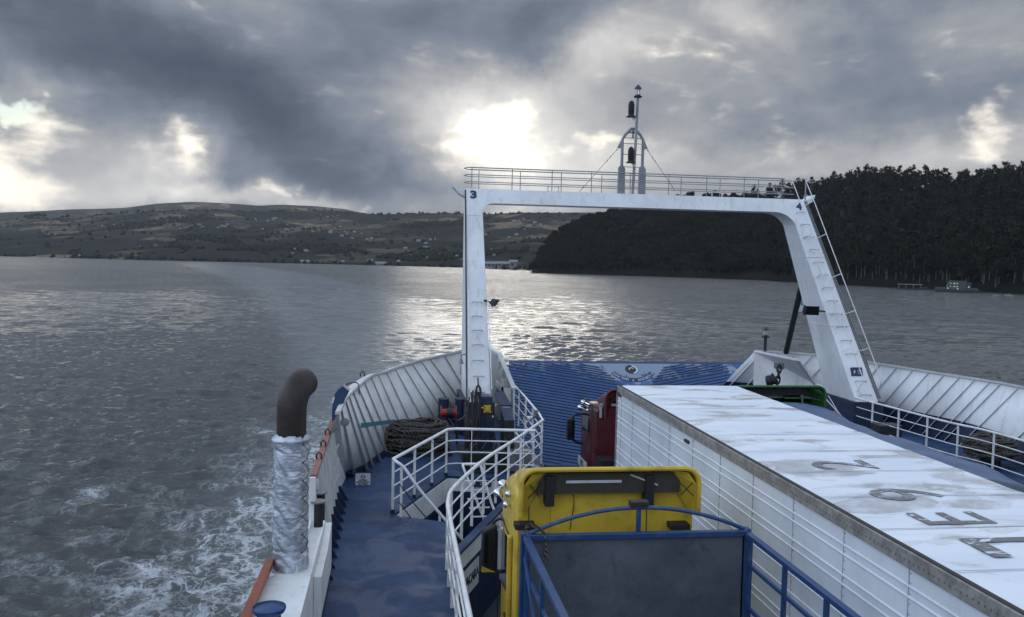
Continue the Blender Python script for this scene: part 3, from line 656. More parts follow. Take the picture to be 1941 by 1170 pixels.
# woodland and hedgerows on the far hills: one mass of small crowns
def far_point(az, t_):
    j = np.clip((az+R(48))/(R(100))*519, 0, 518.999); i = t_*69; j0, i0 = int(j), int(min(i, 68.999)); fj, fi = j-j0, i-i0
    return FARP[i0, j0]*(1-fj)*(1-fi)+FARP[i0, j0+1]*fj*(1-fi)+FARP[i0+1, j0]*(1-fj)*fi+FARP[i0+1, j0+1]*fj*fi
V0 = []; F0 = []; ov = 0; k = 0
azA, azB = azel(-60, 450)[0], azel(1260, 450)[0]
ico = [(0, 0, 1.25), (.9, 0, .5), (.28, .86, .45), (-.73, .53, .55), (-.73, -.53, .4), (.28, -.86, .5), (.7, .3, -.4), (-.6, .6, -.4), (-.2, -.8, -.4)]
icf = [(0, 1, 2), (0, 2, 3), (0, 3, 4), (0, 4, 5), (0, 5, 1), (1, 6, 2), (2, 7, 3), (3, 7, 4), (4, 8, 5), (5, 6, 1)]
ico = np.array(ico); icf = np.array(icf)
for _ in range(26000):
    az = rng.uniform(azA, azB); t_ = rng.rand()**.8; p = far_point(az, t_)
    w = nz(p[0], p[1], .006, 4, 2.); line = abs(nz(p[0], p[1], .011, 2, 5.)) < .018
    if w > .42 or line or t_ < .015 or (t_ > .985 and rng.rand() < .6):
        s_ = rng.uniform(2.0, 5.0); a = rng.rand()*6.28; c_, n_ = math.cos(a), math.sin(a)
        vv = ico*s_*(1+.25*rng.randn(9, 1)); vv = np.stack([vv[:, 0]*c_-vv[:, 1]*n_, vv[:, 0]*n_+vv[:, 1]*c_, vv[:, 2]*1.1], -1)+p
        V0.append(vv); F0.append(icf+ov); ov += 9
o = bpy.data.objects.new('far_woodland', mesh_np('far_woodland', np.concatenate(V0), np.concatenate(F0), M_leafd)); COL.objects.link(o)
tag(o, 'dark hedgerows and woodland patches across the far hills', 'woodland', kind='stuff')
# the few single trees that stand out on the far left skyline
for k, (px, py, sc) in enumerate([(50, 417, 2.0), (72, 416, 2.9), (84, 417, 2.4), (118, 418, 1.7), (128, 418, 2.0), (60, 418, 2.3), (262, 404, 1.5), (290, 402, 1.3)]):
    az = azel(px, py)[0]; p = far_point(az, 1.0)
    o = thing('skyline_tree', 'dark round tree standing out on the far left hilltop', 'tree', p, 'lone trees on the far left hilltop'); o.scale = (sc*1.0, sc*1.0, sc*.95)
    for part, me in (('crown', pm[7+k % 4][1]), ('trunk', pm[7+k % 4][2])):
        q = bpy.data.objects.new(part, me); COL.objects.link(q); q.parent = o

# --- houses on the far hills
M_hw = paint('house_wall_pale', (.20, .20, .195), .7, bump=0); M_hr = paint('house_roof_zinc', (.17, .18, .19), .5, 0., bump=0); M_hr2 = paint('house_roof_brown', (.07, .045, .035), .7, bump=0)
def house_mesh(w, d, h, rmat, name='house'):
    b = MB(); b.box((-w/2, -d/2, -2), (w/2, d/2, h)); wall = b
    e = .5; r_ = MB(); r_.add([(-w/2-e, -d/2-e, h-.1), (w/2+e, -d/2-e, h-.1), (w/2+e, d/2+e, h-.1), (-w/2-e, d/2+e, h-.1), (-w/2-e, 0, h+d*.42), (w/2+e, 0, h+d*.42)],
          [(0, 1, 5, 4), (2, 3, 4, 5), (0, 4, 3), (1, 2, 5), (3, 2, 1, 0)])
    me = bpy.data.meshes.new(name); n = len(b.v); me.from_pydata(b.v+r_.v, [], b.f+[tuple(i+n for i in f) for f in r_.f]); me.materials.append(M_hw); me.materials.append(rmat)
    for i, p in enumerate(me.polygons): p.material_index = 0 if i < len(b.f) else 1
    return me
hm = [house_mesh(9, 7, 3.2, M_hr), house_mesh(13, 8, 3.5, M_hr), house_mesh(8, 6, 4.5, M_hr2), house_mesh(18, 9, 4, M_hr)]
clusters = [(440, 430, 60, 6, 6), (380, 432, 45, 5, 12), (590, 435, 60, 9, 24), (510, 418, 40, 3, 8), (660, 440, 40, 10, 7), (690, 450, 60, 10, 5), (560, 478, 60, 14, 5), (190, 428, 30, 5, 3), (280, 468, 30, 5, 3),
            (960, 440, 60, 22, 9), (1010, 425, 50, 8, 8), (780, 455, 60, 22, 8), (840, 480, 90, 12, 6), (930, 475, 60, 14, 4), (60, 430, 60, 14, 2), (620, 410, 40, 4, 5), (720, 497, 90, 2, 5)]
tags = {}
def far_at_px(px, py):
    az, e = azel(px, py); lo, hi = 0., 1.
    for _ in range(18):
        m_ = (lo+hi)/2; p = far_point(az, m_); el = math.atan2(p[2]-11, math.hypot(p[0], p[1]))
        if el < e: lo = m_
        else: hi = m_
    return far_point(az, lo), az
for ci, (cx, cy, sx, sy, n) in enumerate(clusters):
    for k in range(n):
        if k % 3 == 2: continue
        px = cx+rng.randn()*sx*.5; py = cy+rng.randn()*sy*.5
        hy = 486+px*.026-2
        if py > hy or px < -20 or px > 1120: continue
        p, az = far_at_px(px, py)
        o = bpy.data.objects.new('house', hm[rng.choice([0, 0, 1, 1, 2, 3])]); COL.objects.link(o); o.location = p; o.rotation_euler.z = -az+rng.randn()*.5; s_ = rng.uniform(.35, .7); o.scale = (s_, s_, s_)
        tag(o, 'tiny pale house among the scattered homes of the far hillside', 'house', 'scattered houses on the far hills')
def shed(px, w, d, h, lab, win=True):
    az = azel(px, 500)[0]; r0 = interp(az, far_sho[0], far_sho[1])+14; x, y = r0*math.sin(az), r0*math.cos(az)
    t_ = thing('warehouse', lab, 'warehouse', (x, y, .8)); t_.rotation_euler.z = -az
    b = MB(); b.box((-w/2, -d/2, -2), (w/2, d/2, h)); me = b.build('wall', M_hw); me.parent = t_
    b = MB(); b.prism([(-w/2-1, -d/2-1, h), (-w/2-1, d/2+1, h), (-w/2-1, 0, h+3)], (w+2, 0, 0)); q = b.build('roof', M_hr); q.parent = t_
    if win:
        b = MB()
        for k in range(int(w/5)): b.box((-w/2+2+k*5, -d/2-.1, h*.45), (-w/2+4.6+k*5, -d/2+.05, h*.8))
        q = b.build('window', M_glass); q.parent = t_
shed(934, 26, 12, 6, 'long pale shed on the far shore behind the gantry leg')
shed(955, 17, 12, 6.5, 'pale shed beside the long one on the far shore')
shed(973, 9, 9, 9, 'small tall white building at the right end of the far shore')
shed(722, 15, 6, 2.0, 'low pale jetty shed on the middle of the far shore', False)
shed(578, 12, 6, 2.2, 'low pale shed at the far waterline left of the exhaust pipe', False)

# --- floating platform and raft by the right shore
def barge():
    p = U(1816, 554.5, z=0); sc = (p-CAM).length/FPX
    t_ = thing('fish_farm_barge', 'moored floating work barge with a round-ended grey green cabin and lit windows', 'barge', (p.x, p.y, 0)); yaw = math.atan2(p.x, p.y)
    kids = []
    b = MB(); b.hexa([(-11.5, -3, -.5), (10, -3, -.5), (10, 4, -.5), (-11.5, 4, -.5), (-12, -3.6, 1.3), (10.8, -3.6, 1.3), (10.8, 4.4, 1.3), (-12, 4.4, 1.3)]); b.box((3.2, -3.2, 1.3), (9.5, 3.5, 2.6)); b.box((-11.5, -3, 1.3), (-6.3, 3, 2.7)); kids.append(('hull', b, paint('barge_hull_grey', (.05, .05, .05), .7, scale=1.)))
    b = MB(); pr = [(-6 + 2.2*(1-math.cos(a)), 1.3+5.2*math.sin(a)) for a in [i*math.pi/2/8 for i in range(9)]]
    poly = [(x, -2.6, z) for x, z in pr]+[(3.6, -2.6, 6.5), (3.6, -2.6, 1.3)]; b.prism(poly, (0, 5.2, 0)); kids.append(('cabin', b, paint('barge_cabin_grey_green', (.055, .066, .058), .6)))
    b = MB(); b.box((3.6, -2.2, 1.3), (6.2, 2.2, 5.6)); b.box((3.4, -2.4, 5.6), (6.4, 2.4, 5.8)); kids.append(('wheelhouse', b, paint('barge_wheelhouse_blue', (.03, .045, .075), .5)))
    b = MB(); b.bar((5, 0, 5.8), (5, 0, 9.4), .18); b.bar((4, 0, 8), (6, 0, 8), .1); b.bar((4.4, 0, 7), (5.9, 0, 8.8), .1); kids.append(('mast', b, M_blacks))
    for (x, z, w, h) in [(-4.4, 5.0, .5, .6), (-2.9, 5.0, 1.1, .6), (-1.2, 5.0, .6, .6), (-4.6, 3.3, .5, .6), (-2.9, 3.3, 1.1, .5), (-1.2, 3.3, .6, .6)]:
        b = MB(); b.box((x, -2.66, z-h/2), (x+w, -2.58, z+h/2)); kids.append(('window', b, M_lit))
    for (x, z) in [(-5.6, 2.3), (-.6, 2.1), (4.9, 3.2)]:
        b = MB(); b.lathe((x, -2.8, z), [(0, -.2), (.2, 0), (0, .2)], 8); kids.append(('lamp', b, M_lamp))
    for nm, b, mt in kids:
        q = b.build(nm, mt); q.parent = t_
    t_.rotation_euler.z = -yaw+.12; k = 66*sc/22; t_.scale = (k, k, k)
    p = U(1724, 549, z=0); sc = (p-CAM).length/FPX
    t_ = thing('floating_raft', 'flat open raft with a pale thin roof moored left of the barge', 'raft', (p.x, p.y, 0)); k = 46*sc/16
    b = MB(); b.box((-7.5, -2, -.3), (8, 2, .8)); b.box((5.5, -1.8, .8), (10, 1.8, 1.5)); q = b.build('deck', M_blacks); q.parent = t_
    b = MB(); b.prism([(-6.5, -2.2, 2.9), (7, -2.2, 2.9), (6.6, -2.2, 3.25), (-6, -2.2, 3.25)], (0, 4.4, 0)); q = b.build('roof', M_hw); q.parent = t_
    for x in (-6, -2, 2, 6):
        b = MB(); b.box((x-.1, -1.9, .8), (x+.1, -1.7, 2.9)); b.box((x-.1, 1.7, .8), (x+.1, 1.9, 2.9)); q = b.build('roof_post', M_greys); q.parent = t_
    t_.rotation_euler.z = -math.atan2(p.x, p.y)+.1; t_.scale = (k, k, k)
    for j, (px, py, lb) in enumerate([(1888, 561, 'small pale float on the water right of the barge, nearer the barge'), (1912, 561, 'longer pale float on the water at the right edge')]):
        p = U(px, py, z=0); t_ = thing('mooring_float', lb, 'float', (p.x, p.y, 0)); b = MB(); b.tube([(-1.4-j*.3, 0, .15), (1.4+j*.3, 0, .15)], .35, 8); q = b.build('drum', M_hw); q.parent = t_
        b = MB(); b.box((-.8, -.3, .4), (.8, .3, .7)); q = b.build('saddle', M_greys); q.parent = t_
        t_.rotation_euler.z = -math.atan2(p.x, p.y)
def emit(name, col, s):
    m, t, b = principled(name); b.inputs['Emission Color'].default_value = (*col, 1); b.inputs['Emission Strength'].default_value = s; b.inputs['Base Color'].default_value = (*col, 1); return m
M_lit = emit('lit_window', (.50, .62, .50), .12); M_lamp = emit('work_lamp', (.9, .95, 1.), 2.)
barge()
# ------------------------------------------------------------------ the ferry
ZD, ZC, ZB = 6.0, 4.2, 7.9        # side deck, car deck, bulwark top
V3 = Vector
ship = thing('ferry', 'white and blue car ferry with ribbed bow bulwarks and blue side decks', 'ferry', (7.6, 12, 0))
def mir(p): return V3((15.2-p.x, p.y, p.z))
# bulwark top and foot, read off on the level planes of the sheer and of the deck
PAIR = [((641, 784), (655, 905)), ((652, 760), (690, 893)), ((662, 748), (706, 882)), ((674, 737), (728, 867)), ((690, 723), (744, 855)), ((709, 711), (765, 844)), ((730, 706), (789, 834)), ((753, 697), (822, 820)),
        ((776, 690), (850, 806)), ((800, 683), (876, 793)), ((828, 677), (898, 780)), ((877, 666), (912, 772)), ((928, 658), (920, 768))]
topL = [U(*p, z=ZB) for p, q in PAIR]; botL = [U(*q, z=ZD) for p, q in PAIR]
topL = smoothpath(topL, 5); botL = smoothpath(botL, 5)
def bulwark(top, bot, label, nrib, out, foot=.09, mat=None, ledge=0.):
    mat = mat or M_bul
    b = MB(); rows = [[lerp(p, q, 0) for p, q in zip(bot, top)], [lerp(p, q, .5) for p, q in zip(bot, top)], list(top)]
    b.grid(rows); pl = b.build('bulwark', mat, ship, solid=.02); pl['label'] = label
    # outer skin carried down to the hull, and the thick blue-white cap
    c = MB(); n = len(top)
    for i in range(n-1):
        p, q = top[i], top[i+1]; d = (q-p).normalized(); nn = d.cross(V3((0, 0, 1)))*out; w0 = .06+(ledge*max(0, 1-i/(n-1)*1.3)**1.3 if i > 7 else 0); w1 = .06+(ledge*max(0, 1-(i+1)/(n-1)*1.3)**1.3 if i > 6 else 0)
        c.hexa([p-nn*.05, q-nn*.05, q+nn*w1-V3((0, 0, w1*.5)), p+nn*w0-V3((0, 0, w0*.5)), p-nn*.05+V3((0, 0, .06)), q-nn*.05+V3((0, 0, .06)), q+nn*w1+V3((0, 0, .05-w1*.3)), p+nn*w0+V3((0, 0, .05-w0*.3))])
    cp = c.build('cap_rail', M_bul, pl)
    for k in range(nrib):
        t_ = (k+.6)/nrib*(n-1); i = int(t_); f = t_-i
        if i >= n-1: continue
        p = lerp(top[i], top[i+1], f); q = lerp(bot[i], bot[i+1], f); d = (top[min(i+1, n-1)]-top[i]).normalized(); nn = -d.cross(V3((0, 0, 1)))*out
        nn = (nn+V3((0, -.8, 0))).normalized()
        r = MB(); q2 = q+V3((0, 0, .0))
        a, bb = p+nn*.06-V3((0, 0, .02)), q2+nn*.11
        w = .008
        r.hexa([q2-d*w, q2+d*w, bb+d*w, bb-d*w, p-d*w, p+d*w, a+d*w, a-d*w])
        r.build('rib', mat, pl)
    # blue painted foot strip
    s = MB()
    for i in range(n-1):
        p, q = bot[i], bot[i+1]; tp, tq = lerp(bot[i], top[i], foot), lerp(bot[i+1], top[i+1], foot); d = (q-p).normalized(); nn = -d.cross(V3((0, 0, 1)))*out*.02
        s.add([p+nn, q+nn, tq+nn, tp+nn], [(0, 1, 2, 3)])
    s.build('foot_strip', M_navy, pl)
    return pl
LB = bulwark(topL, botL, 'left flared bow bulwark with close slanting ribs', 17, -1, ledge=.34)
# starboard: same lines mirrored, taken further aft
topR = [mir(p) for p in topL][::-1]+[V3((16.25, 18.5, ZB)), V3((16.45, 15, ZB)), V3((16.5, 11, ZB)), V3((16.5, 4, ZB))]
topR = smoothpath([U(1431, 666, z=ZB), U(1500, 670, z=ZB), U(1580, 677, z=ZB), U(1655, 689, z=ZB), U(1730, 701, z=ZB), U(1800, 712, z=ZB), U(1870, 723, z=ZB), U(1941, 736, z=ZB), V3((16.5, 16, ZB)), V3((16.6, 10, ZB)), V3((16.6, 3, ZB))], 5)
botR = [p+V3((-.55, 1.5, ZD-ZB)) for p in topR]
for i, p in enumerate(botR):
    if p.y > 28: p.x -= (p.y-28)*.12
RB = bulwark(topR, botR, 'right white bow bulwark with widely spaced slanting ribs', 24, -1, .34, M_gan)
# side bulwark aft of the flare, with the pink-red cap
zc = 7.45
A0, A1 = U(594, 906, z=zc), U(631, 800, z=zc)
sb = MB(); sb.hexa([(-1.16, 13.2, 5.0), (-1.12, 13.2, 5.0), (-1.16, 18.2, 5.0), (-1.20, 18.2, 5.0), (A0.x-.03, 13.4, zc), (A0.x+.01, 13.4, zc), (A1.x+.01, 18.2, zc), (A1.x-.03, 18.2, zc)]); sb.build('side_plate', M_bul, ship)
c = MB(); c.hexa([V3((A0.x-.055, A0.y, zc)), V3((A0.x+.055, A0.y, zc)), V3((A1.x+.06, A1.y, zc)), V3((A1.x-.06, A1.y, zc)), V3((A0.x-.055, A0.y, zc+.06)), V3((A0.x+.055, A0.y, zc+.06)), V3((A1.x+.06, A1.y, zc+.06)), V3((A1.x-.06, A1.y, zc+.06))])
cap = c.build('cap_rail', M_pink, ship, bevel=.012); cap['label'] = 'faded pinkish red cap along the side bulwark'
for y, z in ((17.3, zc), (16.2, zc), (15.2, zc)):
    b = MB(); x = interp(y, [A0.y, A1.y], [A0.x, A1.x]); b.tube([(x-.04, y, z+.06), (x-.045, y, z+.13), (x, y, z+.18), (x+.045, y, z+.13), (x+.04, y, z+.06)], .016, 6); b.build('shackle_eye', M_blacks, cap)
for k in range(10):
    y = 13.5+k*.50; x0 = -1.13; xt = interp(y, [A0.y, A1.y], [A0.x, A1.x])
    b = MB(); b.hexa([(x0, y, ZD+.3), (x0+.10, y, ZD+.3), (x0+.10, y+.02, ZD+.3), (x0, y+.02, ZD+.3), (xt-.01, y, zc), (xt+.09, y, zc), (xt+.09, y+.02, zc), (xt-.01, y+.02, zc)]); b.build('rib', M_bul, ship)
    b = MB(); b.prism([(x0, y, ZD), (x0, y, ZD+.30), (x0+.10, y, ZD+.30), (x0+.27, y, ZD)], (0, .03, 0)); b.build('foot_bracket', M_navy, ship)
for px, py in ((636, 855), (637, 882), (636, 912)):
    q = U(px, py, y=17.3); b = MB(); b.bar(q-V3((.04, 0, .13)), q+V3((.05, 0, .13)), .025); b.build('grab_rung', M_white, ship)
# closing wedge between the side bulwark and the flare, blue outer structure
b = MB(); b.prism([U(629, 800, y=18.3), U(630, 768, y=18.3), U(638, 742, y=18.3), U(650, 732, y=18.3), U(662, 742, y=18.3), U(650, 765, y=18.3), U(643, 790, y=18.3)], (0, .35, 0)); b.build('outer_knuckle', M_blue, ship)
b = MB(); b.add([V3((-1.18, 17.9, ZD)), V3((botL[0].x, botL[0].y, ZD)), topL[0], V3((A1.x, 17.9, zc))], [(0, 1, 2, 3)]); b.build('closing_plate', M_bul, ship, solid=.02)
b = MB(); b.lathe(U(654, 800, y=18.0)+V3((0, -.05, 0)), [(0, -.04), (.09, -.04), (.09, .02), (0, .03)], 16, (0, -1, .1)); b.build('pipe_flange', M_greys, ship)
# decks
inL = [V3((.95, 0, ZD)), V3((.95, 14.3, ZD)), V3((1.08, 14.75, ZD)), V3((1.08, 16.35, ZD)), V3((.05, 16.9, ZD)), V3((1.3, 19.95, ZD)), V3((3.15, 19.4, ZD)), V3((3.76, 21.1, ZD)), V3((3.55, 25.2, ZD)), V3((3.4, 29.6, ZD))]
outL = [V3((-1.36, 0, ZD)), V3((-1.36, 18, ZD))]+[V3((p.x, p.y, ZD)) for p in botL]
def slab(poly, z0, z1):
    b = MB(); n = len(poly); b.add([V3((p.x, p.y, z0)) for p in poly]+[V3((p.x, p.y, z1)) for p in poly], [tuple(range(n)), tuple(range(n, 2*n))[::-1]]+[(i, (i+1) % n, n+(i+1) % n, n+i)[::-1] for i in range(n)]); return b
slab(outL+inL[::-1], ZD-.06, ZD).build('side_deck', M_deck, ship)['label'] = 'blue painted walkway and mooring deck on the left'
# white-banded walls under the deck edges
def wall(p, q, z0, z1, w=.05):
    b = MB(); b.bar(V3((p[0], p[1], (z0+z1)/2)), V3((q[0], q[1], (z0+z1)/2)), w, z1-z0); return b
def banded(p, q, band=.34, w=.05):
    wall(p, q, ZC, ZD-band, w).build('inner_wall', M_navy, ship)
    wall(p, q, ZD-band, ZD-.061, w+.012).build('wall_band', M_white, ship)
banded((.95, 0), (.95, 14.3)); banded((.95, 14.3), (3.76, 21.1), .42)
banded((.05, 16.9), (1.3, 19.95), .55); banded((1.3, 19.95), (3.15, 19.4)); banded((3.74, 21.1), (3.55, 29.6))
b = MB(); b.bar((.97, 14.3, ZD-.03), (3.74, 21.1, ZD-.03), .16, .055); b.build('edge_plate', M_deck, ship)
b = MB(); b.box((.5, -4, ZC-.1), (14.7, 28.6, ZC)); b.build('car_deck', paint('dark_car_deck', (.020, .030, .045), .55, grime=.5, scale=.8, bump=.01), ship)
# starboard deck
b = MB(); polyR = [V3((14.22, 0, ZD)), V3((14.22, 24.6, ZD)), V3((13.2, 27.4, ZD)), V3((12.9, 29.6, ZD))]; outR = [V3((p.x, p.y, ZD)) for p in botR if p.y > 0]
slab(polyR+outR, ZD-.06, ZD).build('side_deck', M_deck, ship)['label'] = 'dark blue side deck on the right behind the railing'
wall((14.22, 0), (14.22, 24.6), ZC, ZD-.061).build('inner_wall', M_navy, ship)
# hull
b = MB(); hp = [V3((-1.38, -12, 0)), V3((-1.38, 18, 0))]+[V3((p.x-.02, p.y, 0)) for p in botL]+[V3((12.9, 29.9, 0))]+[V3((p.x+.02, p.y, 0)) for p in botR]+[V3((16.9, -12, 0))]
lo = [V3((lerp(7.6, p.x, .96), p.y-.6, -1.2)) for p in hp]; hi_ = [V3((p.x, p.y, ZC-.12)) for p in hp]; m_ = [V3((p.x, p.y, ZD-.07)) for p in hp]
nn = len(hp)
b.grid([lo+[lo[0]], hi_+[hi_[0]]], smooth=False); b.build('hull', M_blue, ship)
nl = 2+len(botL)
b = MB(); b.grid([hi_[:nl], m_[:nl]], smooth=False); b.build('topside', M_bul, ship, solid=.02)
b = MB(); b.grid([hi_[nl+1:], m_[nl+1:]], smooth=False); b.build('topside', M_bul, ship, solid=.02)
# bow side walls of the ramp opening
bw = MB(); a1, a2, a3, a4 = topL[-1], U(959, 675, z=7.9), U(967, 722, x=3.58), V3((3.58, 25.0, ZC))
bw.add([V3((3.35, a1.y, ZC)), V3((3.35, a1.y, 7.95)), V3((3.45, a2.y, 7.95)), V3((3.58, 25.4, 7.2)), V3((3.58, 24.9, ZC))], [(0, 1, 2, 3, 4)]); w1 = bw.build('ramp_side_wall', M_bul, ship, solid=.04)
cp = MB(); cp.bar((3.35, a1.y, 7.97), (3.45, a2.y, 7.97), .16, .06); cp.bar((3.45, a2.y, 7.97), (3.58, 25.4, 7.22), .14, .05); cp.build('cap_rail', M_bul, w1)
for k in range(6):
    y = 25.5+k*.7; rb = MB(); zt = 7.9 if y > a2.y else lerp(7.2, 7.9, (y-25.4)/max(.1, a2.y-25.4)); rb.box((3.30, y, ZD), (3.50, y+.03, zt)); rb.build('rib', M_bul, w1)
rb = MB(); rb.box((3.28, 26.2, 7.0), (3.36, 27.6, 7.16)); rb.build('stringer', M_bul, w1)
q1, q2, q3 = U(1431, 666, z=7.95), U(1512, 683, z=7.95), U(1543, 727, z=7.1)
rw = MB(); rw.add([V3((q1.x, q1.y, ZC)), q1, q2, V3((q3.x, q3.y, 7.1)), V3((q3.x+.1, q3.y-.6, ZC))], [(0, 1, 2, 3, 4)]); w2 = rw.build('ramp_side_wall', M_white, ship, solid=.05); w2['label'] = 'white angled plate on the right of the ramp'
cp = MB(); cp.bar(q1, q2, .12, .05); cp.bar(q2, q3, .12, .05); cp.build('cap_rail', M_white, w2)
# deck drain pipe, cable and teal strap along the left bulwark
b = MB(); s0, s1 = U(684, 807, x=-.55), U(745, 799, z=6.9); b.bar(s0, s1, .012, .09); tag(b.build('lashing_strap', M_teal), 'teal webbing strap running from the ribs to the rope pile', 'strap')

# raised bow ramp
rampo = thing('bow_ramp', 'worn blue bow ramp with chevron cleats and a faded round emblem at its top edge', 'ramp', (8.6, 28.4, ZC))
RA, RB_ = V3((0, 28.4, ZC+.02)), None
rl, rr_ = U(965, 686, y=32.6), U(1436, 694, y=32.6); zt = rl.z
xl, xr = rl.x, rr_.x
up = V3((0, 32.6-28.4, zt-ZC)).normalized(); RL = math.hypot(32.6-28.4, zt-ZC); nrm = V3((0, -up.z, up.y))
def rp(x, s, h=0): return V3((x, 28.4, ZC))+up*s+nrm*h
xb, xe = 3.75, 13.2
b = MB(); b.hexa([rp(xb, 0, -.25), rp(xe, 0, -.25), rp(xr, RL, -.25), rp(xl, RL, -.25), rp(xb, 0), rp(xe, 0), rp(xr, RL), rp(xl, RL)])
pl = b.build('ramp_plate', M_ramp, rampo)
cl = MB(); xm = 9.1
for k in range(42):
    s = -1.2+k*.155
    for side in (-1, 1):
        x0 = xm+side*(.15 if s < RL-1.3 else lerp(.5, 1.5, min(1, (s-RL+1.3)/1.3))); x1 = xb+.25 if side < 0 else xe-.25
        s0, s1 = s, s+abs(x1-x0)*.24
        if s1 < .1: continue
        if s0 < .05: x0 = lerp(x0, x1, (.05-s0)/(s1-s0)); s0 = .05
        if s1 > RL-.12:
            f = (RL-.12-s0)/(s1-s0)
            if f < .15: continue
            x1 = lerp(x0, x1, f); s1 = RL-.12
        cl.bar(rp(x0, s0, .012), rp(x1, s1, .012), .045, .03, up=nrm)
cl.build('cleats', M_blue, rampo)  # darker blue than the plate: the cleats' shadow lines are put into the colour
b = MB(); b.bar(rp(xl, RL, -.06), rp(xr, RL, -.06), .10, .14, up=nrm); b.build('edge_bar', M_blue, rampo)
# faded emblem: dark lower band with letters, and a ring around an S-shaped swirl
def arc_pts(cx, cs, r0, r1, a0, a1, n=24, h=.006, ky=1.):
    return [[rp(cx+r*math.cos(R(a0+(a1-a0)*i/n)), cs+r*ky*math.sin(R(a0+(a1-a0)*i/n)), h) for i in range(n+1)] for r in (r0, r1)]
ex, es = U(1198, 702, y=32.2).x, RL-.62
b = MB(); b.grid(arc_pts(ex, es+.62, .84, 1.05, 215, 325, ky=1.05), smooth=False); b.build('emblem_band', M_ink, rampo)
b = MB(); b.grid(arc_pts(ex, es+.22, .0, .25, 0, 360, ky=1.0), smooth=False); b.build('emblem_disc', M_inkb, rampo)
b = MB(); b.grid(arc_pts(ex, es+.22, .18, .24, -80, 80, h=.010), smooth=False); b.grid(arc_pts(ex, es+.22, .07, .11, 30, 200, h=.010), smooth=False); b.build('emblem_swirl', M_sign, rampo)
word = 'SOFLOG Y SODROIF'
for i, ch in enumerate(word):
    a = R(219+i*102/(len(word)-1)); c = rp(ex+.945*math.cos(a), es+.62+.945*1.05*math.sin(a), .008)
    if ch != ' ':
        rr0 = V3((1, 0, 0))*(-1); uu = -up; tgt = (V3((1, 0, 0))*(-math.sin(a))+up*math.cos(a)); tgt = -tgt; out_ = (V3((1, 0, 0))*math.cos(a)+up*math.sin(a))
        text(ch, .17, c, tgt, out_, M_sign, 'emblem_letter', rampo, depth=.002)

# ------------------------------------------------------------------ gantry
gan = thing('gantry', 'tall white raked goal-post gantry over the bow, numbered 3 and 4', 'gantry', (7.7, 24, 6.5))
YT = 27.0
XLo, XLi = 2.17, 2.66          # left leg, outer and inner face at the top
XRi, XRo = 12.62, 13.20
def leg(outer, inner, outer_b, inner_b, yb, zb, byb, zt):
    b = MB(); yt0, yt1 = YT, YT+.75
    b.hexa([(min(outer_b, inner_b), yb, zb), (max(outer_b, inner_b), yb, zb), (max(outer_b, inner_b), byb, zb), (min(outer_b, inner_b), byb, zb),
            (min(outer, inner), yt0, zt), (max(outer, inner), yt0, zt), (max(outer, inner), yt1, zt), (min(outer, inner), yt1, zt)])
    return b
ztop = U(900, 358, y=YT).z; zb_ = 7.1
YB, ZL = 24.6, 6.95
LLb0, LLb1 = U(886, 752, y=YB).x, U(931, 752, y=YB).x
legL = leg(XLo, XLi, LLb0, LLb1, YB, ZL, YB+2.4, ztop-.012).build('leg', M_gan, gan, bevel=.015); legL['label'] = 'left leg of the gantry'
RRb0, RRb1 = U(1622, 775, y=YB).x, U(1664, 785, y=YB).x
legR = leg(XRo, XRi, RRb1, RRb0, YB, ZL, U(1562, 765, x=RRb0-.05).y, ztop-.012).build('leg', M_gan, gan, bevel=.015); legR['label'] = 'right leg of the gantry'
# beam with rounded inner corners
zl = ztop-.44; ybR = U(1562, 765, x=RRb0-.05).y; xin = lerp(XRi, RRb0, 1.16/(ztop-ZL)); b = MB(); poly = [(XLo, ztop), (XRo, ztop), (XRo, zl-.02)]
def fil(cx, cz, r, a0, a1, n=8): return [(cx+r*math.cos(R(a0+(a1-a0)*i/n)), cz+r*math.sin(R(a0+(a1-a0)*i/n))) for i in range(n+1)]
poly += [(xin+.04, zl-.75)]+[(x, z) for x, z in fil(xin-.70, zl-.7, .7, 0, 90)]+[(x, z) for x, z in fil(XLi+.36, zl-.38, .38, 90, 180)]+[(XLi-.02, zl-.40), (XLo, zl-.40)]
# the beam follows the rake of the legs: its face is shifted with height
rake = (YT-YB)/(ztop-ZL)
fr = [V3((x, YT-(ztop-z)*rake-.006, z)) for x, z in poly]; bk = [V3((x, YT+.745-(ztop-z)*(YT+.75-(ybR if x > 8 else YB+2.4))/(ztop-ZL), z)) for x, z in poly]; n_ = len(poly)
b.add(fr+bk, [tuple(range(n_))[::-1], tuple(range(n_, 2*n_))]+[(i, (i+1) % n_, n_+(i+1) % n_, n_+i) for i in range(n_)])
b.build('beam', M_gan, gan)
wl = MB()
for k in range(5):
    x = lerp(XLi+1.2, XRi-1.0, k/4); wl.bar((x, YT-.44*rake-.010, ztop-.43), (x, YT-.010, ztop-.01), .012, .008)
wl.build('weld_seams', M_gan, gan)
wl = MB()
for t_ in (.36, .70): wl.bar(V3((lerp(RRb0, XRi, t_), lerp(YB, YT, t_), lerp(ZL, ztop, t_)))+V3((.0, -.006, 0)), V3((lerp(RRb1, XRo, t_), lerp(YB, YT, t_), lerp(ZL, ztop, t_)))+V3((0, -.006, 0)), .012, .012); wl.bar(V3((lerp(RRb0, XRi, t_)-.006, lerp(YB, YT, t_), lerp(ZL, ztop, t_))), V3((lerp(RRb0, XRi, t_)-.006, lerp(ybR, YT+.75, t_), lerp(ZL, ztop, t_))), .014, .012)
wl.build('weld_seams', M_gan, gan)
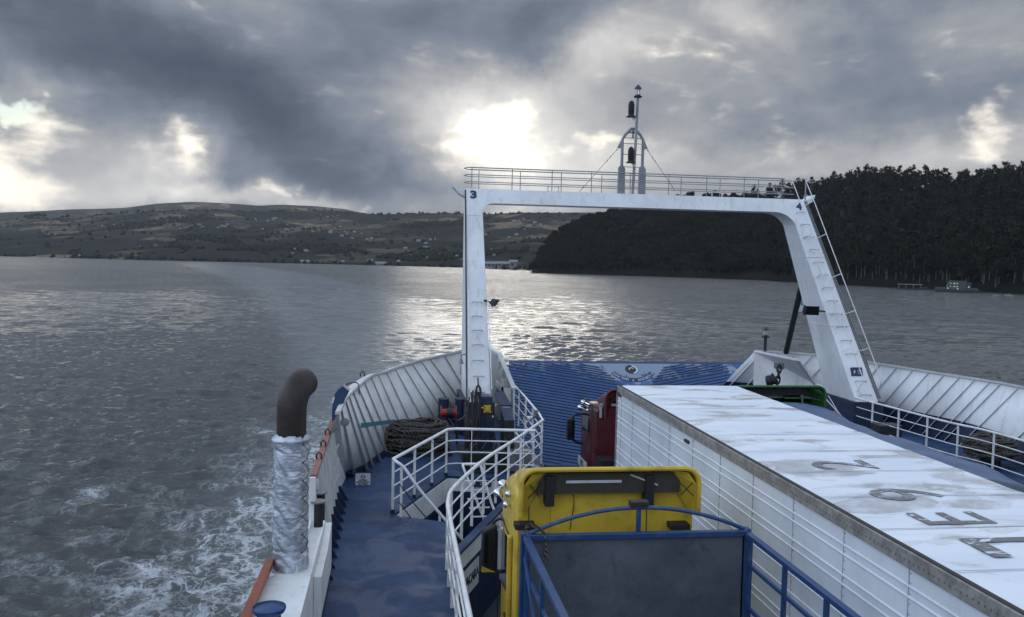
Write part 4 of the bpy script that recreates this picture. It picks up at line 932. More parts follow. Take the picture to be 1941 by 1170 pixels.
for sx, x0, x1 in ((-1, XLo, XLo-.42), (1, XRo, XRo+.42)):
    b = MB(); b.prism([(x0, YT+.05, ztop-.26), (x0, YT+.05, ztop-.02), (x0+sx*.22, YT+.05, ztop+.02), (x1, YT+.05, ztop+.17), (x1-sx*.02, YT+.05, ztop+.06), (x0+sx*.2, YT+.05, ztop-.15)], (0, .6, 0)); b.build('wing_bracket', M_gan, gan)
fn = V3((0, -(ztop-ZL), (YT-YB))).normalized(); fu = V3((0, YT-YB, ztop-ZL)).normalized()
text('3', .34, V3((2.40, YT-.20*rake, ztop-.20))+fn*.012, (1, 0, 0), fu, M_ink, 'number', gan, bold=.018, wscale=1.25)
text('4', .32, V3((13.0, YT-.25*rake, ztop-.25))+fn*.012, (1, 0, 0), fu, M_ink, 'number', gan, bold=.015, wscale=1.1)
b = MB(); b.bar((XLo-.02, YT-.02, ztop-.05), (LLb0-.02, YB, ZL+.1), .035, .05); b.build('rubber_strip', M_black, gan)
b = MB(); b.bar((XRo+.02, YT, ztop-.05), (RRb1+.02, YB+.05, ZL+.1), .05, .05); b.bar((XRo+.09, YT, ztop-.05), (RRb1+.09, YB+.05, ZL+.1), .03, .03); b.build('cable_run', M_greys, gan)
# guard rails on top, a front and a back run
def rail_run(name, pts, zs, r, mat, parent):
    for z in zs:
        b = MB(); b.tube([V3((p[0], p[1], p[2]+z)) for p in pts], r if z == max(zs) else r*.75, 6); b.build(name, mat, parent)
for yy, xa, xe2 in ((YT+.08, 2.2, 12.55), (YT+.72, 2.3, 13.2)):
    rail_run('guard_rail', [(xa, yy, ztop), (xe2, yy, ztop)], [.22, .44, .66], .018, M_mast, gan)
    for k in range(9):
        x = lerp(xa+.15, xe2-.1, k/8)+(.0 if yy < YT+.3 else .18)
        if x < xe2+.01: b = MB(); b.bar((x, yy, ztop-.01), (x, yy, ztop+.66), .025, .01); b.build('guard_post', M_mast, gan)
b = MB()
for z in (.22, .44, .66): b.tube([(2.2, YT+.08, ztop+z), (2.13, YT+.4, ztop+z), (2.3, YT+.72, ztop+z)], .014, 6)
b.build('guard_rail', M_mast, gan)
b = MB(); b.tube([(13.2, YT+.72, ztop+.66), (13.3, YT+.1, ztop+.70), (13.3, YT+.1, ztop)], .022, 6); b.build('guard_post', M_mast, gan)
for x in (4.9, 10.25):
    b = MB(); b.bar((x-.17, YT-.01, ztop+.0), (x-.17, YT-.01, ztop+.15), .03); b.bar((x+.17, YT-.01, ztop), (x+.17, YT-.01, ztop+.15), .03); b.bar((x-.19, YT-.01, ztop+.14), (x+.19, YT-.01, ztop+.14), .03); b.build('lifting_lug', M_gan, gan)
# ladders on both legs: staple rungs, and long side rails on the right
def legpt(t_, side, fx, off=0.):
    if side < 0: a, c = V3((lerp(LLb0, LLb1, fx), YB, ZL)), V3((lerp(XLo, XLi, fx), YT, ztop))
    else: a, c = V3((lerp(RRb0, RRb1, fx), YB, ZL)), V3((lerp(XRi, XRo, fx), YT, ztop))
    return lerp(a, c, t_)+fn*off
for side, ts, lab in ((-1, [.04, .11, .18, .25, .315, .38, .445], 'staple ladder on the left leg'), (1, [.03+.064*i for i in range(15)], 'staple ladder on the right leg')):
    ld = MB()
    for t_ in ts: ld.tube([legpt(t_, side, .27), legpt(t_, side, .27, .10), legpt(t_, side, .73, .10), legpt(t_, side, .73)], .011, 5)
    l0 = ld.build('ladder', M_mast, gan); l0['label'] = lab
    hl = MB()
    if side < 0:
        for fx in (.06, 1.02): hl.tube([legpt(.03, side, fx, .02), legpt(.05, side, fx, .2), legpt(.47, side, fx, .2), legpt(.50, side, fx, .02)], .017, 6)
        for t_ in (.06, .26, .46): hl.bar(legpt(t_, side, 1.02), legpt(t_, side, 1.02, .2), .02)
    else:
        for fx, o_ in ((.42, .30), (1.18, .36)):
            hl.tube([legpt(.05, side, fx-.2*(fx < 1)), legpt(.09, side, fx, o_), legpt(.95, side, fx, o_), legpt(1.10, side, fx, o_*.9)], .016, 6)
            for t_ in (.24, .42, .60, .80, .97): hl.bar(legpt(t_, side, min(fx, 1.)-.25*(fx < 1)), legpt(t_, side, fx, o_), .022)
    hl.build('ladder_handrail', M_rail, l0)
if True:
    c_ = legpt(.155, 1, .5, .012); b = MB(); b.bar(legpt(.140, 1, .5, .012)-V3((.19, 0, 0)), legpt(.140, 1, .5, .012)+V3((.19, 0, 0)), .006, .26, up=fu); sg = b.build('sign_plate', M_ink, gan)
    b = MB(); q = legpt(.140, 1, .5, .022); X_ = V3((1, 0, 0))
    b.add([q-X_*.13+fu*.0, q-X_*.03+fu*.02, q-X_*.07-fu*.03], [(0, 1, 2)]); b.add([q-X_*.09+fu*.06, q-X_*.05+fu*.04, q-X_*.08-fu*.06, q-X_*.11-fu*.05], [(0, 1, 2, 3)])
    for k in range(3): b.bar(q+X_*.02+fu*(.05-.05*k), q+X_*.16+fu*(.05-.05*k), .004, .012, up=fu)
    b.build('sign_mark', M_sign, sg)
# blue plinths under the legs
b = MB(); b.box((LLb0-.12, YB-.05, ZD), (LLb1+.1, YB+2.5, ZL)); b.build('plinth', M_navy, gan)
b = MB(); b.box((RRb0-.1, YB-.05, ZD), (RRb1+.15, YB+2.8, ZL)); b.build('plinth', M_navy, gan)
b = MB(); p0, p1 = U(1518, 548, y=27.2), U(1490, 668, z=7.95); b.tube([p0, p1], .10, 12); tag(b.build('ramp_cylinder', M_black), 'slanting black hydraulic cylinder behind the right gantry leg', 'cylinder')

# light mast
mx = U(1198, 368, y=27.3).x; mz = ztop
mast = thing('light_mast', 'white arched signal mast on the middle of the gantry beam with a tall centre pole', 'mast', (mx, 27.3, mz))
k1 = 27.3/FPX
for s in (-1, 1):
    b = MB(); x = mx-.02+s*.34; b.prism([(x-.11, 27.25, mz), (x+.11, 27.25, mz), (x+.10, 27.25, mz+.82), (x+.03, 27.25, mz+.92), (x-.05, 27.25, mz+.92), (x-.10, 27.25, mz+.85)], (0, .14, 0)); b.build('mast_foot', M_mast, mast)
b = MB(); cx = mx-.02
b.tube([(cx-.34, 27.32, mz), (cx-.34, 27.32, mz+1.75), (cx-.25, 27.32, mz+1.90), (cx-.06, 27.32, mz+2.10), (cx+.06, 27.32, mz+2.10), (cx+.25, 27.32, mz+1.90), (cx+.34, 27.32, mz+1.75), (cx+.34, 27.32, mz)], .048, 10); b.build('mast_arch', M_mast, mast)
for z in (.88, 1.28, 1.62, 1.80):
    b = MB(); b.bar((cx-.34, 27.32, mz+z), (cx+.34, 27.32, mz+z), .03, .02); b.build('cross_bar', M_mast, mast)
b = MB(); b.bar((cx, 27.32, mz+1.8), (cx, 27.32, mz+2.08), .05); b.bar((cx-.12, 27.32, mz+1.98), (cx+.12, 27.32, mz+1.98), .05); b.build('crown_brace', M_mast, mast)
for s in (-1, 1):
    b = MB(); x = cx+s*.37; b.prism([(x, 27.3, mz+1.75), (x+s*.13, 27.3, mz+1.48), (x, 27.3, mz+1.45)], (0, .03, 0)); b.build('stay_gusset', M_mast, mast)
b = MB(); b.tube([(mx-.03, 27.12, mz-.02), (mx+.02, 27.12, mz+1.6), (mx+.05, 27.12, mz+3.05)], .045, 10); b.build('pole', M_mast, mast)
def lantern(p, s, parent=None):
    b = MB(); b.lathe(p, [(0, 0), (.115*s, 0), (.13*s, .03*s), (.09*s, .05*s), (.08*s, .08*s)], 14); base = b.build('lantern', M_blacks, parent)
    b = MB(); b.lathe(V3(p)+V3((0, 0, .08*s)), [(.075*s, 0), (.068*s, .08*s), (.075*s, .17*s)], 14); b.build('lens', M_lens, base)
    b = MB(); b.lathe(V3(p)+V3((0, 0, .25*s)), [(.08*s, 0), (.11*s, .01*s), (.09*s, .06*s), (.045*s, .09*s), (.04*s, .12*s), (0, .12*s)], 14); b.build('cap', M_blacks, base); return base
lantern((mx+.05, 27.12, mz+3.05), 1.05, mast)
for z, dx in ((2.42, -.15), (.98, -.12)):
    b = MB(); p = V3((mx+dx-.02, 27.05, mz+z)); b.lathe(p, [(0, 0), (.17, 0), (.10, .05), (.09, .10), (.10, .12), (.10, .40), (.08, .42), (.085, .45), (.04, .5), (0, .52)], 12); ln = b.build('signal_lamp', M_black, mast)
    b = MB(); b.prism([p+V3((.0, 0, 0)), p+V3((.17, 0, 0)), p+V3((.17, 0, -.16))], (0, .03, 0)); b.build('lamp_bracket', M_gan, ln)
for s in (-1, 1):
    b = MB(); e = U(1098, 365, y=27.1) if s < 0 else U(1280, 352, y=27.1); st_ = V3((cx+s*.44, 27.3, mz+1.5)); e = V3((e.x, 27.1, ztop+.02 if s < 0 else ztop+.15)); b.tube([st_, e], .007, 4)
    for q in (.06, .22, .3, .9): b.lathe(lerp(st_, e, q), [(0, -.03), (.022, 0), (0, .03)], 6)
    b.build('stay_wire', M_blacks, mast)
# floodlights
def flood(px, py, y, size, face, label, group='black floodlights on the gantry'):
    p = U(px, py, y=y); t_ = thing('floodlight', label, 'floodlight', p, group); f = V3(face).normalized(); r = f.cross(V3((0, 0, 1))).normalized(); u2 = r.cross(f)
    b = MB(); w, h = size; b.hexa([p-r*w*.35-u2*h*.35-f*.14, p+r*w*.35-u2*h*.35-f*.14, p+r*w/2-u2*h/2, p-r*w/2-u2*h/2, p-r*w*.35+u2*h*.35-f*.14, p+r*w*.35+u2*h*.35-f*.14, p+r*w/2+u2*h/2, p-r*w/2+u2*h/2]); b.build('housing', M_blacks, t_)
    b = MB(); b.hexa([p-r*w*.44-u2*h*.42, p+r*w*.44-u2*h*.42, p+r*w*.44-u2*h*.42+f*.012, p-r*w*.44-u2*h*.42+f*.012, p-r*w*.44+u2*h*.42, p+r*w*.44+u2*h*.42, p+r*w*.44+u2*h*.42+f*.012, p-r*w*.44+u2*h*.42+f*.012]); b.build('lamp_glass', M_glass if face[2] < -.2 else M_lens, t_)
    return t_, p
t_, p = flood(940, 575, 25.6, (.34, .24), (.75, -.35, -.55), 'small black floodlight held out on the inner side of the left gantry leg')
b = MB(); b.bar(p-V3((.12, 0, -.02)), p-V3((.36, 0, -.08)), .06); b.build('arm', M_blacks, t_)
t_, p = flood(1538, 589, 25.4, (.46, .29), (-.35, -.9, -.25), 'larger black floodlight on the inner side of the right gantry leg')
b = MB(); b.bar(p+V3((.2, .08, 0)), p+V3((.5, .10, -.03)), .05); b.build('arm', M_blacks, t_)
t_, p = flood(1519, 585, 25.5, (.22, .26), (-.95, -.1, .3), 'small floodlight turned away beside the larger one on the right gantry leg')
b = MB(); b.bar(p, p+V3((.25, 0, -.02)), .05); b.build('arm', M_blacks, t_)
# navigation lantern on the right bow
p = U(1450, 666, z=7.95); t_ = thing('navigation_light', 'small lantern on a dark post at the bow end of the right bulwark', 'lantern', p)
b = MB(); b.tube([p, p+V3((0, 0, .52))], .055, 12); b.build('post', M_navy, t_)
b = MB(); b.lathe(p+V3((0, 0, .48)), [(.05, 0), (.15, .02), (.15, .05), (.07, .07)], 14); b.build('flange', M_blacks, t_); lantern(p+V3((0, 0, .52)), .95, t_)
# chain on the white plate
t_ = thing('hanging_chain', 'heavy black chain hanging on the white plate beside the ramp', 'chain', U(1477, 694, y=q2.y+.6))
cy = q2.y+.55
for k in range(4):
    p = U(1477-k*1.2, 700+k*10, y=cy-.12); b = MB(); a = k % 2; pts = []
    for i in range(12):
        th = 2*math.pi*i/12; lx = .075*math.cos(th); lz = .135*math.sin(th); pts.append(p+(V3((lx, 0, lz)) if a == 0 else V3((.02*math.cos(th), lx, lz))))
    b.tube(pts, .030, 7, closed=True); b.build('link', M_black, t_)
b = MB(); b.box(U(1478, 697, y=cy)-V3((.07, 0, .06)), U(1484, 692, y=cy)+V3((.05, .3, .06))); b.build('bracket', M_greys, t_)
p = U(1458, 722, y=cy); b = MB(); b.lathe(p, [(0, -.12), (.16, -.10), (.2, 0), (.14, .12), (.16, .2), (.05, .26)], 10, (1, -.3, .2)); b.lathe(p+V3((.15, .1, .12)), [(0, -.1), (.12, 0), (0, .14)], 8); tag(b.build('ramp_latch', M_black), 'black greasy latch between the ramp edge and the white plate', 'latch')

# ------------------------------------------------------------------ railings
def railing(label, pts, h, nrails, posts, r=.030, gap=None, group=None, postw=.05, foot=False, mat=None):
    mat = mat or M_rail; P = [V3(p) for p in pts]; t_ = thing('railing', label, 'railing', P[0], group)
    top = MB(); top.tube([p+V3((0, 0, h)) for p in P], r, 10); top.build('handrail', mat, t_)
    for k in range(nrails):
        z = h*(1-(k+1)/(nrails+1)); b = MB(); b.tube([p+V3((0, 0, z)) for p in P], r*.48, 7); b.build('rail', mat, t_)
    L_ = [0]
    for i in range(len(P)-1): L_.append(L_[-1]+(P[i+1]-P[i]).length)
    for s in posts:
        d = s*L_[-1]; i = max(0, min(len(P)-2, int(np.searchsorted(L_, d))-1)); f = (d-L_[i])/max(1e-6, L_[i+1]-L_[i]); p = lerp(P[i], P[i+1], f); dr = (P[i+1]-P[i]).normalized()
        b = MB(); b.bar(p, p+V3((0, 0, h-.01)), postw, postw*.4, up=dr); o = b.build('post', mat, t_)
        if foot: b = MB(); b.bar(p, p+V3((0, 0, .08)), postw*1.4, postw, up=dr); b.build('post_foot', M_navy, o)
    return t_
H = 1.08
main = smoothpath([(.88, 1, ZD), (.88, 8, ZD), (.89, 11, ZD), (.90, 13.2, ZD), (.93, 14.0, ZD), (1.10, 14.9, ZD), (1.87, 17.0, ZD), (2.8, 19.0, ZD), (3.72, 21.1, ZD)], 6)
railing('long white railing curving from the walkway round above the car lane', main, H, 3, [.50, .545, .585, .62, .66, .70, .735, .775, .815, .855, .90, .955, .995], r=.034)
back = [(.04, 17.0, ZD), (1.28, 19.95, ZD), (1.5, 20.02, ZD), (3.3, 19.75, ZD)]
rb_ = railing('white railing around the stair opening in front of the rope pile', back, H, 3, [.0, .22, .42, .60, .72, .95], r=.034, foot=True)
t_ = thing('stair_rail', 'white sloping handrail going down into the stair opening', 'handrail', (.1, 16.9, ZD))
b = MB(); b.tube(smoothpath([(.04, 17.0, ZD+H), (.10, 16.78, ZD+H), (.26, 16.72, ZD+H-.12), (.55, 16.7, ZD+.55), (1.05, 16.7, ZD-.05), (1.6, 16.7, ZD-.7)], 5), .030, 8); b.build('handrail', M_rail, t_)
for dz in (.42, .78):
    b = MB(); b.tube([(.16, 16.75, ZD+H-dz), (.5, 16.7, ZD+H-dz-.45), (1.3, 16.7, ZD+H-dz-1.35)], .012, 6); b.build('rail', M_blacks, t_)
b = MB(); b.bar((.20, 16.75, ZD), (.20, 16.75, ZD+H-.05), .05, .02); b.build('post', M_rail, t_)
b = MB(); b.bar((.95, 16.7, ZD-.5), (.95, 16.7, ZD+.1), .05, .02); b.build('post', M_rail, t_)
# car-deck ladder seen through the stair opening
t_ = thing('deck_ladder', 'steep white ladder with looped handrails rising out of the stair opening', 'ladder', (1.7, 17.6, ZC))
pA, pB = U(880, 880, z=ZD+.85), U(906, 880, z=ZD+.85)
for q in (pA, pB):
    b = MB(); b.tube(smoothpath([q, q+V3((-.02, -.1, -.06)) if q is pA else q+V3((.05, -.05, -.02)), q+V3((.25, -.25, -.7)), q+V3((.6, -.5, -1.6))], 4), .026, 8); b.build('handrail', M_rail, t_)
b = MB(); b.tube([pA, pB], .03, 8); b.build('handrail', M_rail, t_)
for k in range(5):
    c0 = U(880+k*3, 912+k*17, y=17.1); b = MB(); b.bar(c0, c0+V3((.42, .02, 0)), .035, .02); b.build('rung', M_rail, t_)
# forward railing on the ramp side of the winch deck
fw = [U(967, 722, z=7.08), U(995, 752, z=7.08), U(1022, 784, z=7.08), U(1029, 797, z=7.08)]
fwd = [V3((p.x, p.y, ZD)) for p in fw]
railing('white railing beside the ramp, right of the winch', fwd, H, 3, [.05, .3, .5, .7, .97], r=.028)
rgt = [U(1543, 727, z=7.08), U(1608, 750, z=7.08), U(1700, 775, z=7.08), U(1800, 801, z=7.08), U(1860, 814, z=7.08), U(1941, 836, z=7.08), V3((14.5, 14, 7.08)), V3((14.5, 8, 7.08))]
rgt = [V3((p.x, p.y, ZD)) for p in smoothpath(rgt, 3)]
railing('long white railing along the right side deck beyond the trucks', rgt, H, 3, [.075, .14, .20, .26, .32, .375, .43, .49, .56, .64, .74, .85], r=.028)
b = MB(); b.bar(U(1570, 750, y=23.8), U(1600, 800, y=23.6), .10, .02); b.build('brace', M_white, ship)

# ------------------------------------------------------------------ things on the left deck
# exhaust
ex_ = thing('exhaust_pipe', 'rusty elbow exhaust pipe wrapped in laced silver lagging at the left', 'exhaust', (-1.30, 11.25, 7.0))
EC = V3((U(551, 1000, y=11.25).x, 11.25, 0)); zb0 = U(551, 1087, y=11.05).z; zt0 = U(551, 822, y=11.25).z; er = .235
b = MB(); rows = []
for i in range(111):
    z = lerp(zb0, zt0, i/110); row = []
    for k in range(73):
        a = 2*math.pi*k/72; d = V3((math.cos(a), math.sin(a), 0)); q = V3((math.cos(a)*.7, math.sin(a)*.7, z*3.4+ .7*math.cos(a+.6)))
        w = mn.noise(q*.7)*.014-(1-abs(mn.noise(q*1.6)))**3*.026-(1-abs(mn.noise(q*3.4+V3((5, 1, 2)))))**4*.012+mn.noise(V3((a*1.5, 0, z*9)))*.006
        seam = -.022*math.exp(-((math.atan2(math.sin(a+.62), math.cos(a+.62)))/.09)**2)
        endf = -.03*math.exp(-((z-zt0)/.03)**2)-.012*math.exp(-((z-zb0)/.05)**2)+.02*math.exp(-((z-zt0+.07)/.03)**2)
        band = -.014*math.exp(-((z-zb0-.27)/.018)**2)
        row.append(EC+d*(er*(1.03-.03*(z-zb0))+w+seam+endf+band)+V3((0, 0, z)))
    rows.append(row)
b.grid(rows); b.grid([[EC+V3((0, 0, zt0-.015))]*73, rows[-1]]); b.build('lagging', M_foil, ex_, ang=80)
b = MB(); zz = zt0-.1; pr = None; k = 0
while zz > zb0+.2:
    a = -.62+(.24 if k % 2 else -.24); p = EC+V3((math.cos(a), math.sin(a), 0))*(er*1.06)+V3((0, 0, zz)); 
    if pr is not None: b.tube([pr, (pr+p)/2+V3((.02, -.015, -.012)), p], .005, 5)
    if k % 2 == 0: b.lathe(p, [(0, -.016), (.016, 0), (0, .016)], 8)
    pr = p; zz -= .115; k += 1
b.build('lacing', M_blacks, ex_)
b = MB(); pth = [EC+V3((0, 0, zt0-.1)), EC+V3((0, 0, zt0+.27))]; rb2 = .27
for i in range(1, 9):
    a = R(78*i/8); pth.append(EC+V3((.12*(1-math.cos(a)), .80*rb2*1.3*(1-math.cos(a)), zt0+.27+rb2*1.25*math.sin(a))))
bb = pth[-1]; pth.append(bb+V3((.02, .10, .01)))
b.tube(pth, .186, 28, cap=False); inner = MB().tube(pth[::-1], .166, 28, cap=True); b.add(inner.v, inner.f, True); b.build('elbow', M_rust, ex_)
# white casing it stands on
cs_ = thing('exhaust_casing', 'white steel casing under the silver exhaust, against the left walkway', 'casing', (-1.2, 11.5, ZD))
xr2 = U(590, 1100, y=11.0).x
b = MB(); b.box((xr2-.46, 11.0, ZD-1.5), (xr2, 13.3, zb0)); b.build('casing_box', M_white, cs_, bevel=.02)
b = MB(); b.prism([(xr2+.002, 11.3, ZD+.3), (xr2+.002, 13.2, ZD+.3), (xr2+.002, 13.2, ZD+1.0), (xr2+.002, 12.5, ZD+.86), (xr2+.002, 11.3, ZD+.86)], (.10, 0, 0)); b.build('side_locker', M_white, cs_, bevel=.008)
b = MB(); b.box((xr2, 11.2, ZD), (xr2+.07, 13.2, ZD+.3)); b.build('kick_plate', M_navy, cs_)
b = MB(); p5 = U(592, 905, y=13.0); b.box((p5.x-.05, 12.95, ZD), (p5.x+.05, 13.03, p5.z)); b.box((p5.x-.05, 11.05, zb0), (p5.x-.0, 12.95, zb0+.10)); b.build('end_plate', M_white, cs_)
# orange capped bulwark beside it
ob = thing('orange_capped_bulwark', 'white bulwark with an orange cap at the bottom left corner', 'bulwark', (-1.5, 9, ZD))
o1, o2_ = U(512, 1066, z=7.1), U(492, 1112, z=7.1); o3 = V3((o2_.x-.03, 5.5, 7.1))
b = MB()
for p, q in ((o1, o2_), (o2_, o3)): b.hexa([p+V3((-.07, 0, -.02)), p+V3((.05, 0, -.02)), q+V3((.05, 0, -.02)), q+V3((-.07, 0, -.02)), p+V3((-.05, 0, .05)), p+V3((.05, 0, .05)), q+V3((.05, 0, .05)), q+V3((-.05, 0, .05))])
b.build('cap', M_orange, ob)
b = MB(); b.grid([[o1+V3((-.06, 0, -.02)), o2_+V3((-.06, 0, -.02)), o3+V3((-.06, 0, -.02))], [V3((-1.5, o1.y, 4.2)), V3((-1.5, o2_.y, 4.2)), V3((-1.5, 5.5, 4.2))]], smooth=False); b.build('outer_plate', M_orange, ob, solid=.015)
b = MB(); b.box((o2_.x-.02, 8.6, ZD), (xr2-.004, 11.0, zb0-.02)); b.build('inner_box', M_white, ob)
# mushroom vent
p = U(510, 1150, y=9.3); vt = thing('mushroom_vent', 'round blue mushroom vent at the bottom left edge', 'vent', (p.x, p.y, p.z-1.2))
b = MB(); b.lathe(p-V3((0, 0, .05)), [(.0, .045), (.10, .042), (.165, .03), (.17, .05), (.175, .05), (.178, .035), (.165, .0), (.13, -.03), (.12, -.04)], 36); b.build('cap', M_tblue, vt)
b = MB(); b.tube([p-V3((0, 0, 1.2)), p-V3((0, 0, .07))], .125, 28); b.build('stem', M_tblue, vt)
# black bollards / vents by the casing
for k, (px, py, y, lb) in enumerate([(607, 931, 13.8, 'farther black flanged pipe behind the white casing'), (603, 948, 13.0, 'nearer black flanged pipe behind the white casing')]):
    p = U(px, py, y=y); b = MB(); b.tube([V3((p.x, p.y, ZD)), p-V3((0, 0, .02))], .075, 16); q = thing('bollard', lb, 'bollard', (p.x, p.y, ZD), 'black flanged pipes beside the walkway'); b.build('post', M_black, q)
    b = MB(); b.lathe(p-V3((0, 0, .03)), [(.075, -.02), (.115, .0), (.115, .02), (.0, .03)], 24); b.build('flange', M_greys, q)
# no-entry sign hanging on a cord
sg0 = U(688, 909, y=19.2); sg = thing('warning_sign', 'small white sign ACCESO RESTRINGIDO NO PASAR hanging on a cord across the walkway', 'sign', sg0)
w_, h_ = .165, .135; b = MB(); b.box(sg0-V3((w_+.012, -.004, h_+.012)), sg0+V3((w_+.012, .012, h_+.012))); b.build('frame', M_ink, sg)
b = MB(); b.box(sg0-V3((w_, 0, h_)), sg0+V3((w_, .004, h_))); b.build('plate', M_sign, sg)
for s, z in (('ACCESO', -.018), ('RESTRINGIDO', -.060), ('NO PASAR', -.103)): text(s, .046, sg0+V3((0, -.004, z)), (1, 0, 0), (0, 0, 1), M_inkb, 'lettering', sg, depth=.001, bold=.0015)
b = MB(); b.tube([sg0+V3((.045*math.cos(a), -.004, .062+.045*math.sin(a))) for a in [i*math.pi/10 for i in range(20)]], .006, 5, closed=True); b.bar(sg0+V3((-.04, -.004, .062)), sg0+V3((.04, -.004, .062)), .004, .016); b.build('symbol', M_inkb, sg)
b = MB(); b.tube(smoothpath([U(655, 894, y=18.6), U(672, 898, y=19.0), sg0+V3((-.1, 0, .15)), sg0+V3((.16, 0, .15)), U(718, 893, y=18.4), U(744, 884, y=17.1)], 5), .006, 5); tag(b.build('barrier_cord', M_rope), 'thin cord strung across the walkway, carrying the warning sign', 'cord')
# rope piles
def rope_pile(name, label, c, rx, ry, h, n, r, seed, tilt=0):
    rg = random.Random(seed); t_ = thing(name, label, 'rope', c); b = MB()
    for i in range(n):
        lay = i/n; z = c[2]+r+lay*h; k = rg.uniform(.62, 1.0) if i % 3 else 1.0; k *= (1-.18*lay**3); ph = rg.random()*6.28; pts = []
        ax, ay = rg.uniform(-.04, .04), rg.uniform(-.04, .04); dz = rg.uniform(.02, .06)
        for j in range(26):
            a = 2*math.pi*j/26; wob = 1+.05*math.sin(3*a+ph)+.03*math.sin(5*a+2*ph)
            pts.append(V3((c[0]+ax+rx*k*wob*math.cos(a), c[1]+ay+ry*k*wob*math.sin(a), z+dz*math.sin(2*a+ph)+dz*.6*math.sin(3*a+ph*2))))
        b.tube(pts, r, 6, closed=True)
    b.build('coils', M_rope, t_)
    return t_
pc = U(793, 852, z=ZD+.12); rp1 = rope_pile('rope_pile', 'big heap of thick dark mooring rope against the left ribbed bulwark', (pc.x, pc.y+.3, ZD+.12), .80, .62, .62, 54, .036, 3)
b = MB(); b.tube(smoothpath([(pc.x-.78, pc.y+.1, ZD+.55), (pc.x-.86, pc.y-.1, ZD+.25), (pc.x-.75, pc.y-.3, ZD+.12), (pc.x-.5, pc.y-.35, ZD+.08)], 5), .036, 7); b.build('loose_end', M_rope, rp1)
b = MB(); b.box((pc.x-.85, pc.y-.3, ZD), (pc.x+.85, pc.y+1., ZD+.10)); tag(b.build('rope_pallet', M_blacks), 'low dark grating under the rope heap at the left bulwark', 'grating')
pc2 = U(1893, 870, z=ZD+.3); rope_pile('rope_coil', 'neat round coil of brown mooring rope on the right side deck', (pc2.x+.1, pc2.y+.45, ZD+.34), .62, .55, .36, 28, .034, 5)
b = MB(); b.cyl((pc2.x+.1, pc2.y+.45, ZD), .25, .34); b.cyl((pc2.x+.1, pc2.y+.45, ZD+.26), .5, .06); tag(b.build('coil_stand', M_blacks), 'dark stand under the brown rope coil on the right side deck', 'stand')
b = MB(); p = U(1705, 810, z=6.5); b.box((p.x-.6, p.y, ZD), (p.x+.1, p.y+.5, 6.55)); tag(b.build('deck_locker', M_blacks, bevel=.02), 'black box on the right side deck near the foot of the gantry leg', 'box')
# twin blue bollards with the red hose reel in front
bx = U(857, 760, z=7.0); bol = thing('mooring_bollards', 'pair of dark blue mooring bollards behind the red reel', 'bollards', (bx.x, bx.y, ZD))
for px in (841, 873):
    p = U(px, 757, z=7.0); b = MB(); b.tube([V3((p.x, p.y, ZD)), p], .15, 20); b.lathe(p, [(.15, -.02), (.165, 0), (.15, .03), (0, .03)], 20); b.build('post', M_navy, bol)
rl0 = U(850, 783, z=6.85); reel = thing('hose_reel', 'small red cable reel in front of the blue bollards', 'reel', (rl0.x, rl0.y, ZD))
b = MB(); 
b.tube([rl0+V3((-.20, 0, 0)), rl0+V3((.20, 0, 0))], .11, 20); b.build('drum', M_redreel, reel)
for s in (-1, 1):
    b = MB(); b.lathe(rl0+V3((s*.20, 0, 0)), [(0, -.012), (.20, -.012), (.20, .012), (0, .012)], 24, (1, 0, 0)); b.build('flange', M_redreel, reel)
b = MB(); b.tube([rl0+V3((-.05, 0, 0)), rl0+V3((.12, 0, 0))], .135, 20); b.build('wound_hose', M_black, reel)
b = MB(); b.bar(rl0+V3((.24, 0, 0)), V3((rl0.x+.24, rl0.y, ZD)), .06); b.bar(rl0+V3((-.24, 0, 0)), V3((rl0.x-.24, rl0.y, ZD)), .06); b.build('frame', M_blacks, reel)
b = MB(); b.tube(smoothpath([rl0+V3((.1, 0, -.16)), rl0+V3((.3, -.05, -.18)), rl0+V3((.45, 0, -.05)), rl0+V3((.5, 0, .15))], 5), .014, 6); b.build('hose_end', M_greys, reel)
# winch in front of the left gantry leg
wn = thing('mooring_winch', 'black hydraulic mooring winch packed in front of the left gantry leg', 'winch', (2.7, 21.5, ZD))
wy = 21.0
def W_(px, py, y=wy): return U(px, py, y=y)
b = MB(); a = W_(886, 830); c = W_(978, 826); b.box((a.x, wy-.2, ZD), (c.x, wy+1.0, ZD+.18)); b.build('base_frame', M_black, wn)
b = MB(); a = W_(912, 750); c = W_(938, 760); b.box((W_(911, 750).x, wy, ZD+.2), (W_(934, 750).x, wy+.5, W_(911, 752).z)); b.build('gearbox', M_navy, wn, bevel=.02)
b = MB()
for px in (888, 895, 902): p = W_(px, 790); b.lathe(V3((p.x, wy+.35, 6.75)), [(0, -.02), (.42 if px != 895 else .28, -.02), (.42 if px != 895 else .28, .02), (0, .02)], 28, (1, 0, 0))
b.build('drum', M_blacks, wn)
rg = random.Random(5)
for k in range(9):
    x = W_(884+k*3.2, 750).x; z0_ = W_(884, 738+rg.randint(0, 26)).z; b = MB(); b.tube([(x, wy+.15-.02*k, z0_), (x+rg.uniform(-.05, .05), wy-.05, z0_-.25), (x+rg.uniform(-.05, .06), wy-.08, ZD+.3)], .020, 6); b.build('hydraulic_hose', M_black if k % 3 else M_rust, wn)
vv = W_(924, 776, wy-.1); b = MB(); b.box(vv-V3((.085, 0, .085)), vv+V3((.085, .12, .085))); b.lathe(vv+V3((0, -.02, 0)), [(0, -.03), (.05, -.03), (.05, 0)], 12, (0, 1, 0))
for dx, dz in ((-.07, .07), (.07, .07), (-.07, -.07), (.07, -.07)): b.lathe(vv+V3((dx, -.01, dz)), [(0, -.02), (.022, -.02), (.022, 0)], 8, (0, 1, 0))
